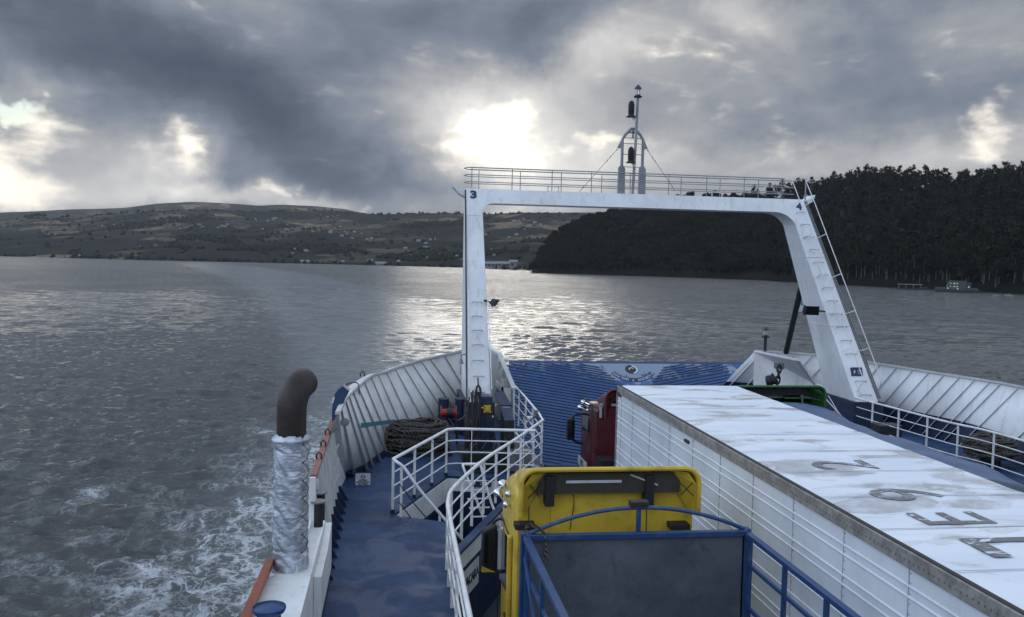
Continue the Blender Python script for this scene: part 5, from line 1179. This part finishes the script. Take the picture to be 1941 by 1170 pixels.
b.bar(vv+V3((-.09, .05, .03)), vv+V3((-.15, .05, .03)), .04); b.build('valve_block', M_yv, wn, bevel=.01)
b = MB()
for k in range(4): b.tube(smoothpath([vv+V3((-.03+.03*k, .05, -.08)), vv+V3((.0+.04*k, -.02, -.35)), vv+V3((.12+.03*k, .0, -.75)), vv+V3((.15+.05*k, .1, -1.1))], 4), .011, 6)
b.build('control_hose', M_blacks, wn)
b = MB(); b.hexa([W_(938, 748, 22.4), W_(955, 746, 22.4), W_(972, 770, 21.6)+V3((0, 0, -.02)), W_(950, 770, 21.6), W_(938, 744, 22.4), W_(955, 742, 22.4), W_(970, 768, 21.6), W_(948, 768, 21.6)]); b.build('belt_guard', M_navy, wn)
b = MB(); p1, p2, p3, p4 = W_(949, 773, 21.5), W_(968, 773, 21.5), W_(975, 796, 20.7), W_(956, 797, 20.7)
b.hexa([V3((p.x, p.y, 6.4)) for p in (p4, p3, p2, p1)]+[p4, p3, p2, p1]); b.build('motor_cover', M_navy, wn, bevel=.01)
b = MB(); b.box(V3((p4.x, p4.y-.02, ZD+.1)), V3((p3.x, p4.y+.3, p4.z-.01))); b.build('motor_housing', M_black, wn)
for px, py in ((940, 768), (934, 790), (958, 806), (936, 838)):
    p = W_(px, py, wy-.15); b = MB(); b.lathe(p, [(0, -.01), (.028, -.01), (.028, .012), (0, .012)], 12, (0, 1, 0)); b.build('gauge', M_chrome, wn)
# second row of dark machinery behind the railing
b = MB(); b.box((1.75, 20.1, ZD+.001), (3.45, 23.2, ZD+.03)); b.build('drip_tray', M_black, wn)
t_ = thing('hydraulic_power_unit', 'low dark hydraulic unit with grey pipes right behind the stair railing', 'pump unit', (2.4, 20.4, ZD))
b = MB(); b.box((1.7, 20.35, ZD), (3.0, 20.8, ZD+.42)); b.build('tank', M_black, t_, bevel=.02)
b = MB(); b.box((2.75, 20.2, ZD), (3.3, 20.5, ZD+.5)); b.build('cabinet', M_greys, t_, bevel=.02)
b = MB()
for k in range(5): b.tube(smoothpath([(1.8+k*.25, 20.3, ZD+.42), (1.9+k*.25, 20.25, ZD+.6), (2.1+k*.2, 20.5, ZD+.75)], 4), .014, 6)
b.build('pipework', M_blacks, t_)
# rope hank on the leg, bell, loudspeaker
p = legpt(.03, -1, .45, .10); b = MB(); rg = random.Random(2)
for k in range(9):
    w = rg.uniform(.05, .10); pts = [p+V3((w*math.cos(a)+rg.uniform(-.01, .01), -.03+.012*k, -.02+.30*math.sin(a)*rg.uniform(.8, 1.05))) for a in [i*2*math.pi/14 for i in range(14)]]; b.tube(pts, .011, 5, closed=True)
b.tube([p+V3((0, 0, .25)), p+V3((-.02, .02, .48))], .02, 6); tag(b.build('rope_hank', M_rope), 'hank of grey rope hung on the foot of the left gantry leg', 'rope')
p = U(874, 683, y=25.6); bl = thing('ship_bell', 'small dark bell hanging on the left side of the left gantry leg', 'bell', p)
b = MB(); b.lathe(p, [(.09, -.10), (.075, -.08), (.05, -.02), (.035, .04), (.015, .07), (0, .08)], 16); b.build('bell_body', M_greys, bl)
b = MB(); b.tube([p+V3((0, 0, -.05)), p+V3((0, 0, -.38))], .010, 6); b.lathe(p+V3((0, 0, -.40)), [(0, -.03), (.02, 0), (0, .03)], 8); b.build('clapper_cord', M_blacks, bl)
b = MB(); b.tube(smoothpath([p+V3((0, 0, .08)), p+V3((.03, 0, .16)), p+V3((.14, .05, .17))], 4), .014, 6); b.build('bracket', M_blacks, bl)
p = U(1003, 793, z=6.95); lsp = thing('horn_loudspeaker', 'white horn loudspeaker clamped to the railing corner by the ramp', 'loudspeaker', p)
ax = V3((-.8, -.5, -.15)).normalized(); b = MB(); b.lathe(p, [(.10, .12), (.085, .10), (.045, -.02), (.04, -.10), (.0, -.10)], 20, ax); b.build('horn', M_white, lsp, solid=.006)
b = MB(); b.tube([p-ax*.10, p-ax*.22], .05, 14); b.build('driver', M_greys, lsp); b = MB(); b.box(p-ax*.24-V3((.06, .05, -.02)), p-ax*.24+V3((.07, .05, .16))); b.build('junction_box', M_greys, lsp, bevel=.01)
# name board on the slanting wall, and the small safety placard on the band
nb = thing('name_board', 'pale board reading AYACARA on the dark inner wall beside the yellow truck', 'sign', (1.25, 15.1, 5.4))
dv = V3((2.81, 6.8, 0)).normalized(); nv = V3((dv.y, -dv.x, 0))
def wp(s, z, o=.045): return V3((.95, 14.3, z))+dv*s+nv*o
b = MB(); s0, s1 = .62, 1.72; za, zb2 = ZD-1.0, ZD-.50
b.hexa([wp(s0, za, .035), wp(s1, za, .035), wp(s1, za), wp(s0, za), wp(s0, zb2, .035), wp(s1, zb2, .035), wp(s1, zb2), wp(s0, zb2)]); b.build('board', M_cream, nb)
text('AYACARA', .235, wp((s0+s1)/2, (za+zb2)/2, .049), dv, (0, 0, 1), M_inkb, 'lettering', nb, depth=.002, bold=.008, wscale=.95)
pb = thing('safety_placard', 'small dark blue safety placard on the white band behind the ladder', 'placard', (2.1, 19.7, 5.8)); p = U(905, 915, y=19.6)
b = MB(); b.box(p-V3((.20, 0, .10)), p+V3((.32, .02, .10))); b.build('plate', M_ink, pb)
b = MB(); b.add([p+V3((-.12, -.01, .0)), p+V3((-.04, -.01, .05)), p+V3((-.06, -.01, -.06))], [(0, 1, 2)]); b.bar(p+V3((-.14, -.01, -.05)), p+V3((-.02, -.01, .07)), .006, .02)
for k in range(3): b.bar(p+V3((.06, -.005, .05-.05*k)), p+V3((.26, -.005, .05-.05*k)), .004, .014)
b.build('symbols', M_sign, pb)
# eyes on the left cap
for px, py in ((687, 712), (640, 752)):
    p = U(px, py+2, z=7.97); b = MB(); b.tube([p+V3((-.05, 0, 0)), p+V3((-.05, 0, .08)), p+V3((0, 0, .14)), p+V3((.05, 0, .08)), p+V3((.05, 0, 0))], .018, 6); b.build('cap_eye', M_blacks, ship)
b = MB(); p = U(652, 733, z=7.97); b.tube(smoothpath([p, p+V3((.1, .1, .06)), p+V3((.3, .25, .05)), p+V3((.34, .3, -.2)), p+V3((.33, .3, -1.0))], 4), .014, 6); b.build('cable', M_black, ship)
# ------------------------------------------------------------------ vehicles
def wheel(parent, x, y, r, w, mat_rim):
    b = MB(); b.tube([(x-w/2, y, ZC+r), (x+w/2, y, ZC+r)], r, 28); o = b.build('wheel', M_black, parent, bevel=.02)
    b = MB(); b.tube([(x-w/2-.01, y, ZC+r), (x+w/2+.01, y, ZC+r)], r*.5, 20); b.build('rim', mat_rim, o)
def round_arch(x0, x1, z0, z1, r, n=6):
    """open arch, foot to foot, with rounded shoulders"""
    p = [(x0, z0)]; p += [(x0+r-r*math.cos(R(90*i/n)), z1-r+r*math.sin(R(90*i/n))) for i in range(n+1)]
    p += [(x1-r+r*math.sin(R(90*i/n)), z1-r+r*math.cos(R(90*i/n))) for i in range(n+1)]; p.append((x1, z0)); return p
def cab(parent, x0, x1, yr, yf, ztop, zfoot, zroof, mat, spoiler=True, sp_in=.0, sp_y=.38):
    """tractor cab seen from behind: body shell, raised open-backed roof deflector, doors, mirrors"""
    sh = .10
    body = MB(); sec = []
    for y, inset, zt in ((yr, .02, zroof), (yr+.05, 0, zroof+.03), (lerp(yr, yf, .55), 0, zroof-.02), (yf-.25, .03, zroof-.22), (yf, .10, zroof-.55)):
        sec.append([V3((x, y, z)) for x, z in round_arch(x0+inset, x1-inset, zfoot, zt, .16)])
    body.grid(sec); n = len(sec[0]); body.add(sec[0], [tuple(range(n))]); body.add(sec[-1], [tuple(range(n))[::-1]])
    o = body.build('cab_body', mat, parent, ang=50)
    if spoiler:
        a0, a1 = x0+sp_in, x1-sp_in; rows = []
        for t_ in (0, .08, .4, .75, 1.0):
            y = lerp(yr-sp_y, yf-.35, t_); zt = lerp(ztop, zroof-.10, t_**1.05); ins = lerp(0, .16, t_); rows.append([V3((x, y, z)) for x, z in round_arch(a0+ins, a1-ins, zroof-.28, zt, lerp(.20, .12, t_), 7)])
        s = MB(); s.grid(rows); d = s.build('roof_deflector', mat, parent, solid=.035, ang=55)
        # rolled lip at the rear edge, folded cheeks
        lip = MB(); lip.tube(rows[0], .034, 8); lip.build('lip', mat, d)
        for sx in (0, 1):
            xx = a0 if sx == 0 else a1; s_ = 1 if sx == 0 else -1
            c = MB(); p = [V3((xx+s_*.03, yr-sp_y+.01, zroof-.28)), V3((xx+s_*.03, yr-sp_y+.01, ztop-.22)), V3((xx+s_*.14, yr-sp_y+.03, ztop-.06)), V3((xx+s_*.36, yr-sp_y+.12, ztop-.05)), V3((xx+s_*.33, yr-.03, ztop-.22)), V3((xx+s_*.20, yr-.03, ztop-.40)), V3((xx+s_*.06, yr-.03, zroof-.30))]
            c.add(p, [tuple(range(7))]); ch = c.build('cheek_panel', mat, d, solid=.012)
            c = MB(); c.bar((xx+s_*.08, yr-.26, ztop-.36), (xx+s_*.27, yr-.20, ztop-.18), .012); c.bar((xx+s_*.10, yr-.26, ztop-.18), (xx+s_*.24, yr-.20, ztop-.36), .012); c.build('cheek_ribs', M_black, d)
    return o
# --- yellow truck with blue stake body
yt = thing('cargo_truck', 'yellow cab truck with an open blue stake body, loaded nose first beside the walkway', 'truck', (2.95, 6, ZC))
cx0, cx1 = U(980, 1000, y=11.05).x, U(1317, 990, y=11.05).x
zt_ = U(1130, 890, y=10.88).z
cb = cab(yt, cx0, cx1, 11.10, 13.0, zt_, ZC+.7, zt_-.33, M_yellow, sp_in=.02, sp_y=.22)
b = MB(); b.box((cx0+.45, 11.085, ZC+1.2), (cx1-.45, 11.105, zt_-.46)); b.build('rear_panel', M_yellow, cb)
b = MB(); z_ = zt_-.12; b.box((cx0+.62, 11.20, zt_-.25), (cx0+1.65, 11.23, zt_-.17)); b.build('roof_hatch_trim', M_cream, cb)
b = MB(); b.box((cx0+.25, 10.98, zt_-.34), (cx1-.25, 11.10, zt_-.07)); b.build('roof_recess_shade', paint('cab_recess_shade_brown', (.045, .038, .026), .6, scale=4.), cb)  # dark brown block stands in for the shadow under the roof deflector
b = MB(); b.box((cx0+.62, 10.965, zt_-.20), (cx0+1.36, 10.985, zt_-.165)); b.build('hatch_strip', M_cream, cb)
b = MB(); b.tube([(cx0+1.48, 10.97, zt_-.10), (cx0+1.85, 10.97, zt_-.24)], .012, 6); b.build('stay_rod', M_cream, cb)
for px in (1042, 1231):
    x = U(px, 940, y=10.95).x; b = MB(); b.box((x-.06, 10.93, U(px, 960, y=10.95).z), (x+.06, 11.09, zt_-.10)); b.build('vent_bracket', M_black, cb, bevel=.01)
for px, s in ((995, 1), (1288, -1)):
    x = U(px, 998, y=10.95).x; b = MB(); b.box((x-.13, 10.90, U(px, 1003, y=10.95).z), (x+.13, 11.09, U(px, 993, y=10.95).z)); b.build('marker_bracket', M_black, cb)
b = MB(); q = U(1086, 930, y=11.07); b.tube(smoothpath([q, U(1088, 955, y=11.06), U(1084, 980, y=11.06), U(1080, 1004, y=11.06)], 5), .006, 5); b.build('loose_cable', M_black, cb)
b = MB()
for px in (1003, 1226):
    x = U(px, 960, y=11.08).x; b.box((x-.004, 11.076, ZC+2), (x+.004, 11.09, zt_-.46))
b.build('panel_seams', M_black, cb)
# door, window, seams and mirror on the left side
b = MB(); x = cx0-.006; b.prism([(x, 11.75, 6.35), (x, 12.72, 6.25), (x, 12.62, 7.05), (x, 11.80, 7.15)], (.02, 0, 0)); b.build('side_window', M_glass, cb)
b = MB(); b.box((x-.004, 11.62, ZC+1.0), (x+.01, 11.65, 7.2)); b.box((x-.004, 12.86, ZC+1.0), (x+.01, 12.88, 6.9)); b.box((x-.004, 11.62, 7.2), (x+.01, 12.8, 7.22)); b.build('door_seam', M_black, cb)
b = MB(); b.box((x-.06, 11.4, ZC+.9), (x+.002, 11.52, 7.3)); b.build('side_fairing', M_yellow, cb, bevel=.02)
b = MB(); b.box((x-.03, 11.75, 6.0), (x, 11.95, 6.04)); b.build('door_handle', M_black, cb)
m0 = U(926, 1035, y=12.6); b = MB(); b.hexa([m0+V3((-.11, -.06, -.36)), m0+V3((.12, -.06, -.36)), m0+V3((.12, .14, -.36)), m0+V3((-.11, .14, -.30)), m0+V3((-.09, -.06, .24)), m0+V3((.12, -.06, .33)), m0+V3((.12, .14, .33)), m0+V3((-.09, .14, .24))]); mm = b.build('mirror_housing', M_black, cb, bevel=.03)
b = MB(); b.box(m0+V3((-.07, -.075, -.24)), m0+V3((.02, -.062, .20))); b.build('mirror_glass', M_glass, mm)
b = MB(); b.tube(smoothpath([m0+V3((.05, 0, .34)), m0+V3((.15, -.05, .42)), V3((cx0+.03, 12.5, m0.z+.40))], 4), .022, 6); b.tube(smoothpath([m0+V3((.05, 0, -.35)), m0+V3((.15, -.05, -.38)), V3((cx0+.03, 12.5, m0.z-.36))], 4), .022, 6); b.build('mirror_arm', M_black, mm)
b = MB(); b.box(m0+V3((.135, -.06, -.34)), m0+V3((.20, -.03, .26))); b.build('deflector_strip', M_cream, cb)
b = MB(); b.prism([m0+V3((-.10, -.07, -.28)), m0+V3((-.10, -.07, -.37)), m0+V3((.10, -.07, -.37))], (0, .12, 0)); b.build('mirror_foot', M_yellow, mm)
# chrome air horns on the roof edge
for px, py, tx, ty in ((954, 920, 964, 937), (946, 937, 960, 957)):
    p = U(px, py, y=12.3); q = U(tx, ty, y=11.7); ax = (p-q).normalized()
    b = MB(); b.tube([q, p], .012, 8); b.lathe(p, [(.012, -.06), (.03, 0), (.065, .06), (.07, .075), (.0, .05)], 18, ax); b.lathe(q, [(0, -.05), (.035, -.035), (.05, 0), (.035, .035), (0, .05)], 16, ax); b.build('air_horn', M_chrome, cb)
# cargo body
yh = 10.12; zr = U(1200, 1011, y=yh).z; bl_, br_ = U(996, 1016, y=yh), U(1417, 1010, y=yh); xL, xR = bl_.x+.01, br_.x-.01; zf = 5.35
b = MB(); b.box((xL+.03, yh, zf), (xR-.03, yh+.05, zr-.05)); b.build('headboard', M_head, yt)
b = MB(); b.bar((xL, yh-.01, zr-.02), (xR, yh-.01, zr-.02), .08, .07); b.build('headboard_rail', M_tblue, yt, bevel=.008)
ar = [V3((lerp(xL+.05, xR-.03, i/20), yh+.02, zr+.02+.29*(1-abs(2*i/20-1)**2.05))) for i in range(21)]
b = MB(); b.tube(ar, .026, 8); b.bar((lerp(xL, xR, .50), yh+.02, zr), (lerp(xL, xR, .50), yh+.02, zr+.31), .055, .03); b.build('top_hoop', M_tblue, yt)
b = MB(); b.box((lerp(xL, xR, .50)-.115, yh-.03, zr+.325), (lerp(xL, xR, .50)+.115, yh+.09, zr+.395)); b.build('marker_light', M_blacks, yt, bevel=.01)
ye = 2.6
for side, x in ((0, xL), (1, xR)):
    fr_ = MB(); fr_.bar((x, yh+.03, zr-.03), (x, ye, zr-.03), .08, .055)
    zlow = 6.45 if side else 6.2
    for k in range(7):
        y = yh-.12-k*(1.05 if side == 0 else .95)
        if y > ye: fr_.bar((x, y, zf-.1), (x, y, zr-.05), .05, .05, up=(1, 0, 0))
    for z in ((7.30, 6.75) if side == 0 else (7.33, 6.80)): fr_.bar((x+.005, yh-.1, z), (x+.005, ye, z), .04, .045)
    if side == 0: fr_.bar((x-.03, yh-.1, 7.5), (x-.03, yh-3.2, 5.6), .03, .045)
    s_ = fr_.build('stake_side', M_tblue, yt, bevel=.005); s_['label'] = 'blue stake side with open rungs'
    b = MB(); b.box((x-.02, ye, zf-.05), (x+.02, yh-.05, zlow)); b.build('side_board', M_ply if side else M_tblue, s_)
    b = MB(); b.box((x+(.06 if side == 0 else -.1), ye, zf), (x+(.10 if side == 0 else -.06), yh-.02, zlow-.3)); b.build('kick_board', M_ply, s_)
b = MB(); b.bar((xL, yh+.06, ZC+1), (xL, yh+.06, zr+.02), .12, .12, up=(1, 0, 0)); b.build('corner_post', M_tblue, yt, bevel=.01)
b = MB(); b.bar((xR, yh+.06, ZC+1), (xR, yh+.06, zr+.02), .12, .12, up=(1, 0, 0)); b.build('corner_post', M_tblue, yt, bevel=.01)
b = MB(); b.box((xL, ye, zf-.12), (xR, yh, zf)); b.build('load_floor', M_ply, yt)
b = MB()
rg = random.Random(9)
p = V3((xL+.03, yh, zr+.02))
for k in range(3): b.tube(smoothpath([p+V3((-.07, 0, .03)), p+V3((0, -.04, .10+.02*k)), p+V3((.12+.02*k, -.05, .06)), p+V3((.20, -.06, -.08)), p+V3((.17+.03*k, -.07, -.34))], 5), .006, 5)
b.build('tied_cord', M_rope, yt)
b = MB(); b.box((xL+.5, ye, ZC+.75), (xL+.7, 12.8, ZC+1.0)); b.box((xR-.7, ye, ZC+.75), (xR-.5, 12.8, ZC+1.0)); b.build('chassis', M_black, yt)
for y in (12.1, 5.2, 4.0):
    for x in (xL+.2, xR-.2): wheel(yt, x, y, .5, .3, M_greys)

# --- white semi-trailer, red tractor in front
ZR = 8.30
ta, tb, tc_, td = U(1169, 733, z=ZR), U(1387, 729.5, z=ZR), U(1574.3, 959, z=ZR), U(1740, 860, z=ZR)
tx0, tx1, tyf, tye = (ta.x+tc_.x)/2, td.x, (ta.y+tb.y)/2-.05, 5.2
tr = thing('articulated_lorry', 'long white box semi-trailer with a stained roof, pulled by a dark red tractor', 'lorry', (6.5, 13, ZC))
b = MB(); b.box((tx0+.02, tye, ZC+1.15), (tx1-.02, tyf, ZR-.16)); box_ = b.build('trailer_body', M_tside, tr)
b = MB(); NX, NY = 12, 70
rows = [[V3((lerp(tx0+.03, tx1, i/NX), lerp(tye, tyf, j/NY), ZR+.012*math.sin(math.pi*i/NX)+.008*mn.noise(V3((i*.4, j*.35, 0)))-(.006 if j % 12 == 0 else 0))) for i in range(NX+1)] for j in range(NY+1)]
b.grid(rows); b.box((tx0+.03, tye, ZR-.16), (tx1, tyf, ZR-.012)); b.build('trailer_roof', M_roof, tr)
b = MB()
for k in range(12):
    y = tyf-.6-k*1.22; b.add([(tx0+.08, y, ZR+.021), (tx1-.02, y, ZR+.021), (tx1-.02, y+.018, ZR+.021), (tx0+.08, y+.018, ZR+.021)], [(0, 1, 2, 3)])
b.build('roof_seams', M_seam, tr)
b = MB(); b.bar((tx0+.055, tye, ZR+.006), (tx0+.055, tyf, ZR+.006), .05, .022); b.build('roof_sealant', M_gap, tr)
b = MB(); b.box((tx0-.005, tye, ZR-.15), (tx0+.05, tyf+.01, ZR+.005)); cn = b.build('cant_rail', M_cantr, tr)
b = MB()
for k in range(5):
    for dz in (0, .105): 
        z = ZR-.33-k*.335-dz; b.tube([(tx0+.019, tye, z), (tx0+.019, tyf-.002, z)], .014, 8)
for z in (ZR-.33-5*.335,): b.box((tx0, tye, ZC+1.1), (tx0+.05, tyf, ZC+1.3))
b.build('side_ridges', M_tside, box_)
b = MB(); y = tyf-.35; k = 0
while y > tye:
    b.box((tx0+.012, y, ZC+1.3), (tx0+.024, y+.006, ZR-.155)); y -= 1.22 if k else .9; k += 1
b.build('panel_seams', M_seam, box_)
b = MB(); y = tyf-.35; k = 0
while y > tye:
    z = ZC+1.4
    while z < ZR-.2: b.box((tx0+.010, y-.03, z), (tx0+.02, y-.018, z+.012)); z += .10
    y -= 1.22 if k else .9; k += 1
b.build('seam_rivets', M_seam, box_)
b = MB(); b.box((tx0-.005, tyf-.03, ZC+1.15), (tx0+.06, tyf+.02, ZR-.01)); b.box((tx0+.06, tyf, ZR-.16), (tx1, tyf+.02, ZR-.0)); b.build('front_edge', M_cant, tr)
b = MB(); p = U(1301, 837, x=tx0); b.box((tx0-.01, p.y-.10, p.z-.02), (tx0+.02, p.y+.10, p.z+.03)); b.box((tx0-.012, tyf-.3, ZR-.20), (tx0+.02, tyf-.04, ZR-.12)); b.build('side_marker', M_gap, box_)
b = MB(); b.box((tx0+.5, tye, ZC+.85), (tx1-.5, tyf-1.5, ZC+1.15)); b.build('trailer_chassis', M_black, tr)
for y in (6.2, 7.5, 8.8):
    for x in (tx0+.25, tx1-.25): wheel(tr, x, y, .5, .34, M_greys)
# big stencilled characters on the roof, tops towards the left edge
for ch, (pa, pb, pc_, pd) in (('2', ((1534, 876), (1674, 886), (1645, 871), (1560, 890))), ('9', ((1655, 936), (1803, 940), (1740, 925), (1720, 948))), ('E', ((1725, 975), (1900, 990), (1800, 972), (1812, 994))), ('7', ((1821, 1024), (1995, 1030), (1900, 1018), (1865, 1040)))):
    a, c2 = U(*pa, z=ZR+.02), U(*pb, z=ZR+.02); cy = {'2': (11.86+.0), '9': 10.25, 'E': 9.05, '7': 8.1}[ch]
    cx = {'2': (a.x+c2.x)/2, '9': (a.x+c2.x)/2, 'E': (a.x+c2.x)/2, '7': (a.x+c2.x)/2}[ch]; k = 2.7/2.87
    cyy = U((pc_[0]+pd[0])/2, (pc_[1]+pd[1])/2, z=ZR+.02).y
    h = abs(c2.x-a.x)
    if ch == '7':   # squared strokes: a short bar across the top and a long straight stem
        y0, x0 = cyy+.12, a.x; b = MB(); b.add([(x0, y0-.52, ZR+.022), (x0+.20, y0-.52, ZR+.022), (x0+.20, y0-.10, ZR+.022), (x0+1.25, y0-.10, ZR+.022), (x0+1.25, y0+.03, ZR+.022), (x0, y0+.03, ZR+.022)], [(0, 1, 2, 3, 4, 5)]); b.build('roof_character', M_stencil, tr); continue
    text(ch, h*1.38, (cx, cyy, ZR+.020), (0, 1, 0), (-1, 0, 0), M_stencil, 'roof_character', tr, depth=.001, wscale=.95)
# red tractor
rx0, rx1 = U(1132, 800, y=20.5).x-.02, tx1-.35
rz = U(1155, 739, y=20.3).z
rc = cab(tr, rx0, rx1, 20.55, 22.55, rz, ZC+.8, U(1120, 763, y=21.3).z, M_red, sp_in=.16, sp_y=.30); rc['label'] = 'dark red cab with an open-backed roof deflector'
z_ = U(1150, 768, y=20.5).z
b = MB(); b.box((rx0+.10, 20.53, z_-.03), (rx1-.1, 20.552, z_+.03)); b.box((rx0+.08, 20.53, z_-.32), (rx0+.14, 20.552, z_)); b.build('reflective_tape', M_cream, rc)
b = MB(); b.prism([(rx0-.008, 21.15, 6.75), (rx0-.008, 22.05, 6.65), (rx0-.008, 22.0, 7.35), (rx0-.008, 21.25, 7.4)], (.02, 0, 0)); b.build('side_window', M_glass, rc)
b = MB(); b.box((rx0-.012, 20.95, 5.2), (rx0, 20.98, 7.5)); b.box((rx0-.012, 20.6, 7.46), (rx0, 22.3, 7.49)); b.build('door_seam', M_black, rc)
for k in range(8): 
    b = MB(); b.box((rx0-.014, 20.62, 6.35+k*.13), (rx0, 20.88, 6.41+k*.13)); b.build('side_grille', M_red, rc) if k == 0 else None
b = MB()
for k in range(9): b.box((rx0-.016, 20.64, 6.35+k*.12), (rx0-.002, 20.90, 6.375+k*.12))
b.build('side_louvres', M_black, rc)
m0 = U(1082, 815, y=22.1); b = MB(); b.box(m0-V3((.10, .06, .27)), m0+V3((.10, .10, .30))); mm = b.build('mirror_housing', M_black, rc, bevel=.03)
b = MB(); b.box(m0+V3((-.08, -.07, -.2)), m0+V3((.08, -.058, .24))); b.build('mirror_glass', M_glass, mm)
b = MB(); b.tube(smoothpath([m0+V3((.0, 0, .28)), m0+V3((.12, 0, .40)), V3((rx0+.03, 22.1, m0.z+.42))], 4), .03, 7); b.tube(smoothpath([m0+V3((.05, 0, -.26)), m0+V3((.15, 0, -.32)), V3((rx0+.03, 22.1, m0.z-.36))], 4), .03, 7); b.build('mirror_arm', M_black, mm)
for px, py, tx, ty in ((1107, 763, 1117, 767), (1101, 773, 1114, 778)):
    p = U(px, py, y=21.9); q = U(tx, ty, y=21.3); ax = (p-q).normalized(); b = MB(); b.tube([q, p], .014, 8); b.lathe(p, [(.014, -.06), (.035, 0), (.07, .07), (.0, .05)], 14, ax); b.lathe(q, [(0, -.04), (.04, 0), (0, .04)], 12, ax); b.build('air_horn', M_chrome, rc)
pp = U(1103, 878, x=rx0-.02); b = MB(); b.box((rx0-.02, pp.y-.5, pp.z-.12), (rx0-.008, pp.y+.5, pp.z+.12)); pl = b.build('side_plate', M_sign, rc)
text('FK5', .22, (rx0-.023, pp.y, pp.z-.01), (0, -1, 0), (0, 0, 1), M_inkb, 'plate_lettering', pl, depth=.001, bold=.006)
b = MB(); b.box((rx0+.3, 12, ZC+.7), (rx1-.3, 22.3, ZC+.98)); b.build('tractor_chassis', M_black, tr)
b = MB(); b.box((rx0+.02, 20.0, ZC+.5), (rx1-.1, 20.6, 6.3)); b.build('rear_equipment', M_black, tr)
for y in (21.7, 18.6):
    for x in (rx0+.2, rx1-.2): wheel(tr, x, y, .5, .32, M_greys)

# --- green truck with a tarpaulined load on the far side
gt = thing('tarpaulin_truck', 'green cab truck with a blue grey tarpaulin over its load, beyond the white trailer', 'truck', (9.8, 14, ZC))
gz = U(1500, 733, y=20.6).z; gx1 = U(1566, 745, y=20.6).x; gx0 = gx1-2.5
gc = cab(gt, gx0, gx1, 21.0, 22.9, gz, ZC+.8, gz-.50, M_green, sp_in=.02, sp_y=.4); gc['label'] = 'green cab with a square open-backed roof deflector'
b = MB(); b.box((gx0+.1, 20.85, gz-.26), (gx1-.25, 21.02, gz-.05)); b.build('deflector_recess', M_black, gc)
for k in range(5): 
    x = lerp(gx0+.2, gx1-.3, k/4); b = MB(); b.box((x-.02, 20.6, gz-.07), (x+.02, 20.95, gz-.03)); b.build('deflector_brace', M_black, gc)
b = MB(); b.tube([(gx1-1.0, 20.84, gz-.33), (gx1-.3, 20.84, gz-.33)], .03, 8); b.build('cross_tube', M_green, gc)
p = U(1520, 752, y=20.7); b = MB(); b.lathe(p, [(0, -.05), (.05, 0), (0, .05)], 12); b.tube([p, p-V3((-.03, 0, .3))], .025, 6); b.tube([p+V3((0, 0, .03)), p+V3((.5, .0, -.10))], .01, 5); b.build('air_coupling', M_greys, gc)
b = MB(); q0, q1_ = U(1567, 762, y=20.55), U(1590, 782, y=20.4); b.bar(U(1566, 757, y=20.6), U(1598, 792, y=20.4), .05, .02); b.build('deflector_stay', M_white, gc)
# tarpaulin: sagging, ridged cloth with its right edge seen over the trailer
yt0, yt1 = 20.3, 5.0; rows = []
edge_px = [(1500, 770, 20.3), (1569, 779, 19.6), (1653, 803, 17.6), (1712, 831, 15.9), (1825, 859, 14.5), (1941, 895, 13.3)]
eY = [p[2] for p in edge_px][::-1]; eX = [10.6, 10.85, 11.0, 10.95, 10.7, 10.3][::-1]
for j in range(91):
    y = lerp(yt0, yt1, j/90); xr_ = 10.95+.05*math.sin(y*1.9); zs_ = 7.35+.05*math.sin(y*1.3)+.03*math.sin(y*3.1); row = []
    if y > 19.4: zs_ += (y-19.4)*.05
    for i in range(25):
        f = i/24; x = lerp(8.5, xr_, f); z = zs_+.26*math.sin(math.pi*min(1, f*1.02+.02))**.7*(1-.3*f)
        z += .030*mn.noise(V3((x*2.2, y*.9, 3)))+.022*mn.noise(V3((x*5, y*4.0+x*4, 7)))+.02*abs(math.sin(y*2.55))*(-1)
        row.append(V3((x, y, z)))
    for k in range(1, 7): row.append(V3((xr_+.015*k+.02*math.sin(y*4+k), y, row[24].z-.02-.13*k)))
    rows.append(row)
j1 = 42
b = MB(); b.grid(rows[:j1+1]); b.build('tarpaulin', M_tarp, gt, ang=80)
b = MB(); b.grid([[p+V3((.0, 0, .012)) for p in r_] for r_ in rows[j1-1:]]); o = b.build('rear_tarpaulin', M_tarpd, gt, ang=80); o['label'] = 'dark navy rear sheet of the load cover'
b = MB(); b.box((8.5, yt1, ZC+1.2), (10.93, 20.3, 7.2)); b.build('load_box', M_navy, gt)
b = MB(); b.box((8.9, yt1, ZC+.7), (10.4, 22.7, ZC+1.0)); b.build('chassis', M_black, gt)
for y in (22.0, 7.0, 8.3):
    for x in (8.8, 10.7): wheel(gt, x, y, .5, .3, M_greys)

# ------------------------------------------------------------------ air
hb = MB(); hb.box((-5600, -600, -2.5), (6300, 5700, 420)); hz = hb.build('haze', bpy.data.materials.new('thin_haze')); tag(hz, kind='stuff')
hm_ = hz.data.materials[0]; hm_.use_nodes = True; t = NT(hm_.node_tree); t.n.remove(t.n['Principled BSDF']); pv = t.new('ShaderNodeVolumePrincipled')
pv.inputs['Color'].default_value = (.85, .87, .90, 1); pv.inputs['Density'].default_value = .00005; pv.inputs['Anisotropy'].default_value = .5
t.link(pv.outputs[0], t.n['Material Output'].inputs['Volume'])
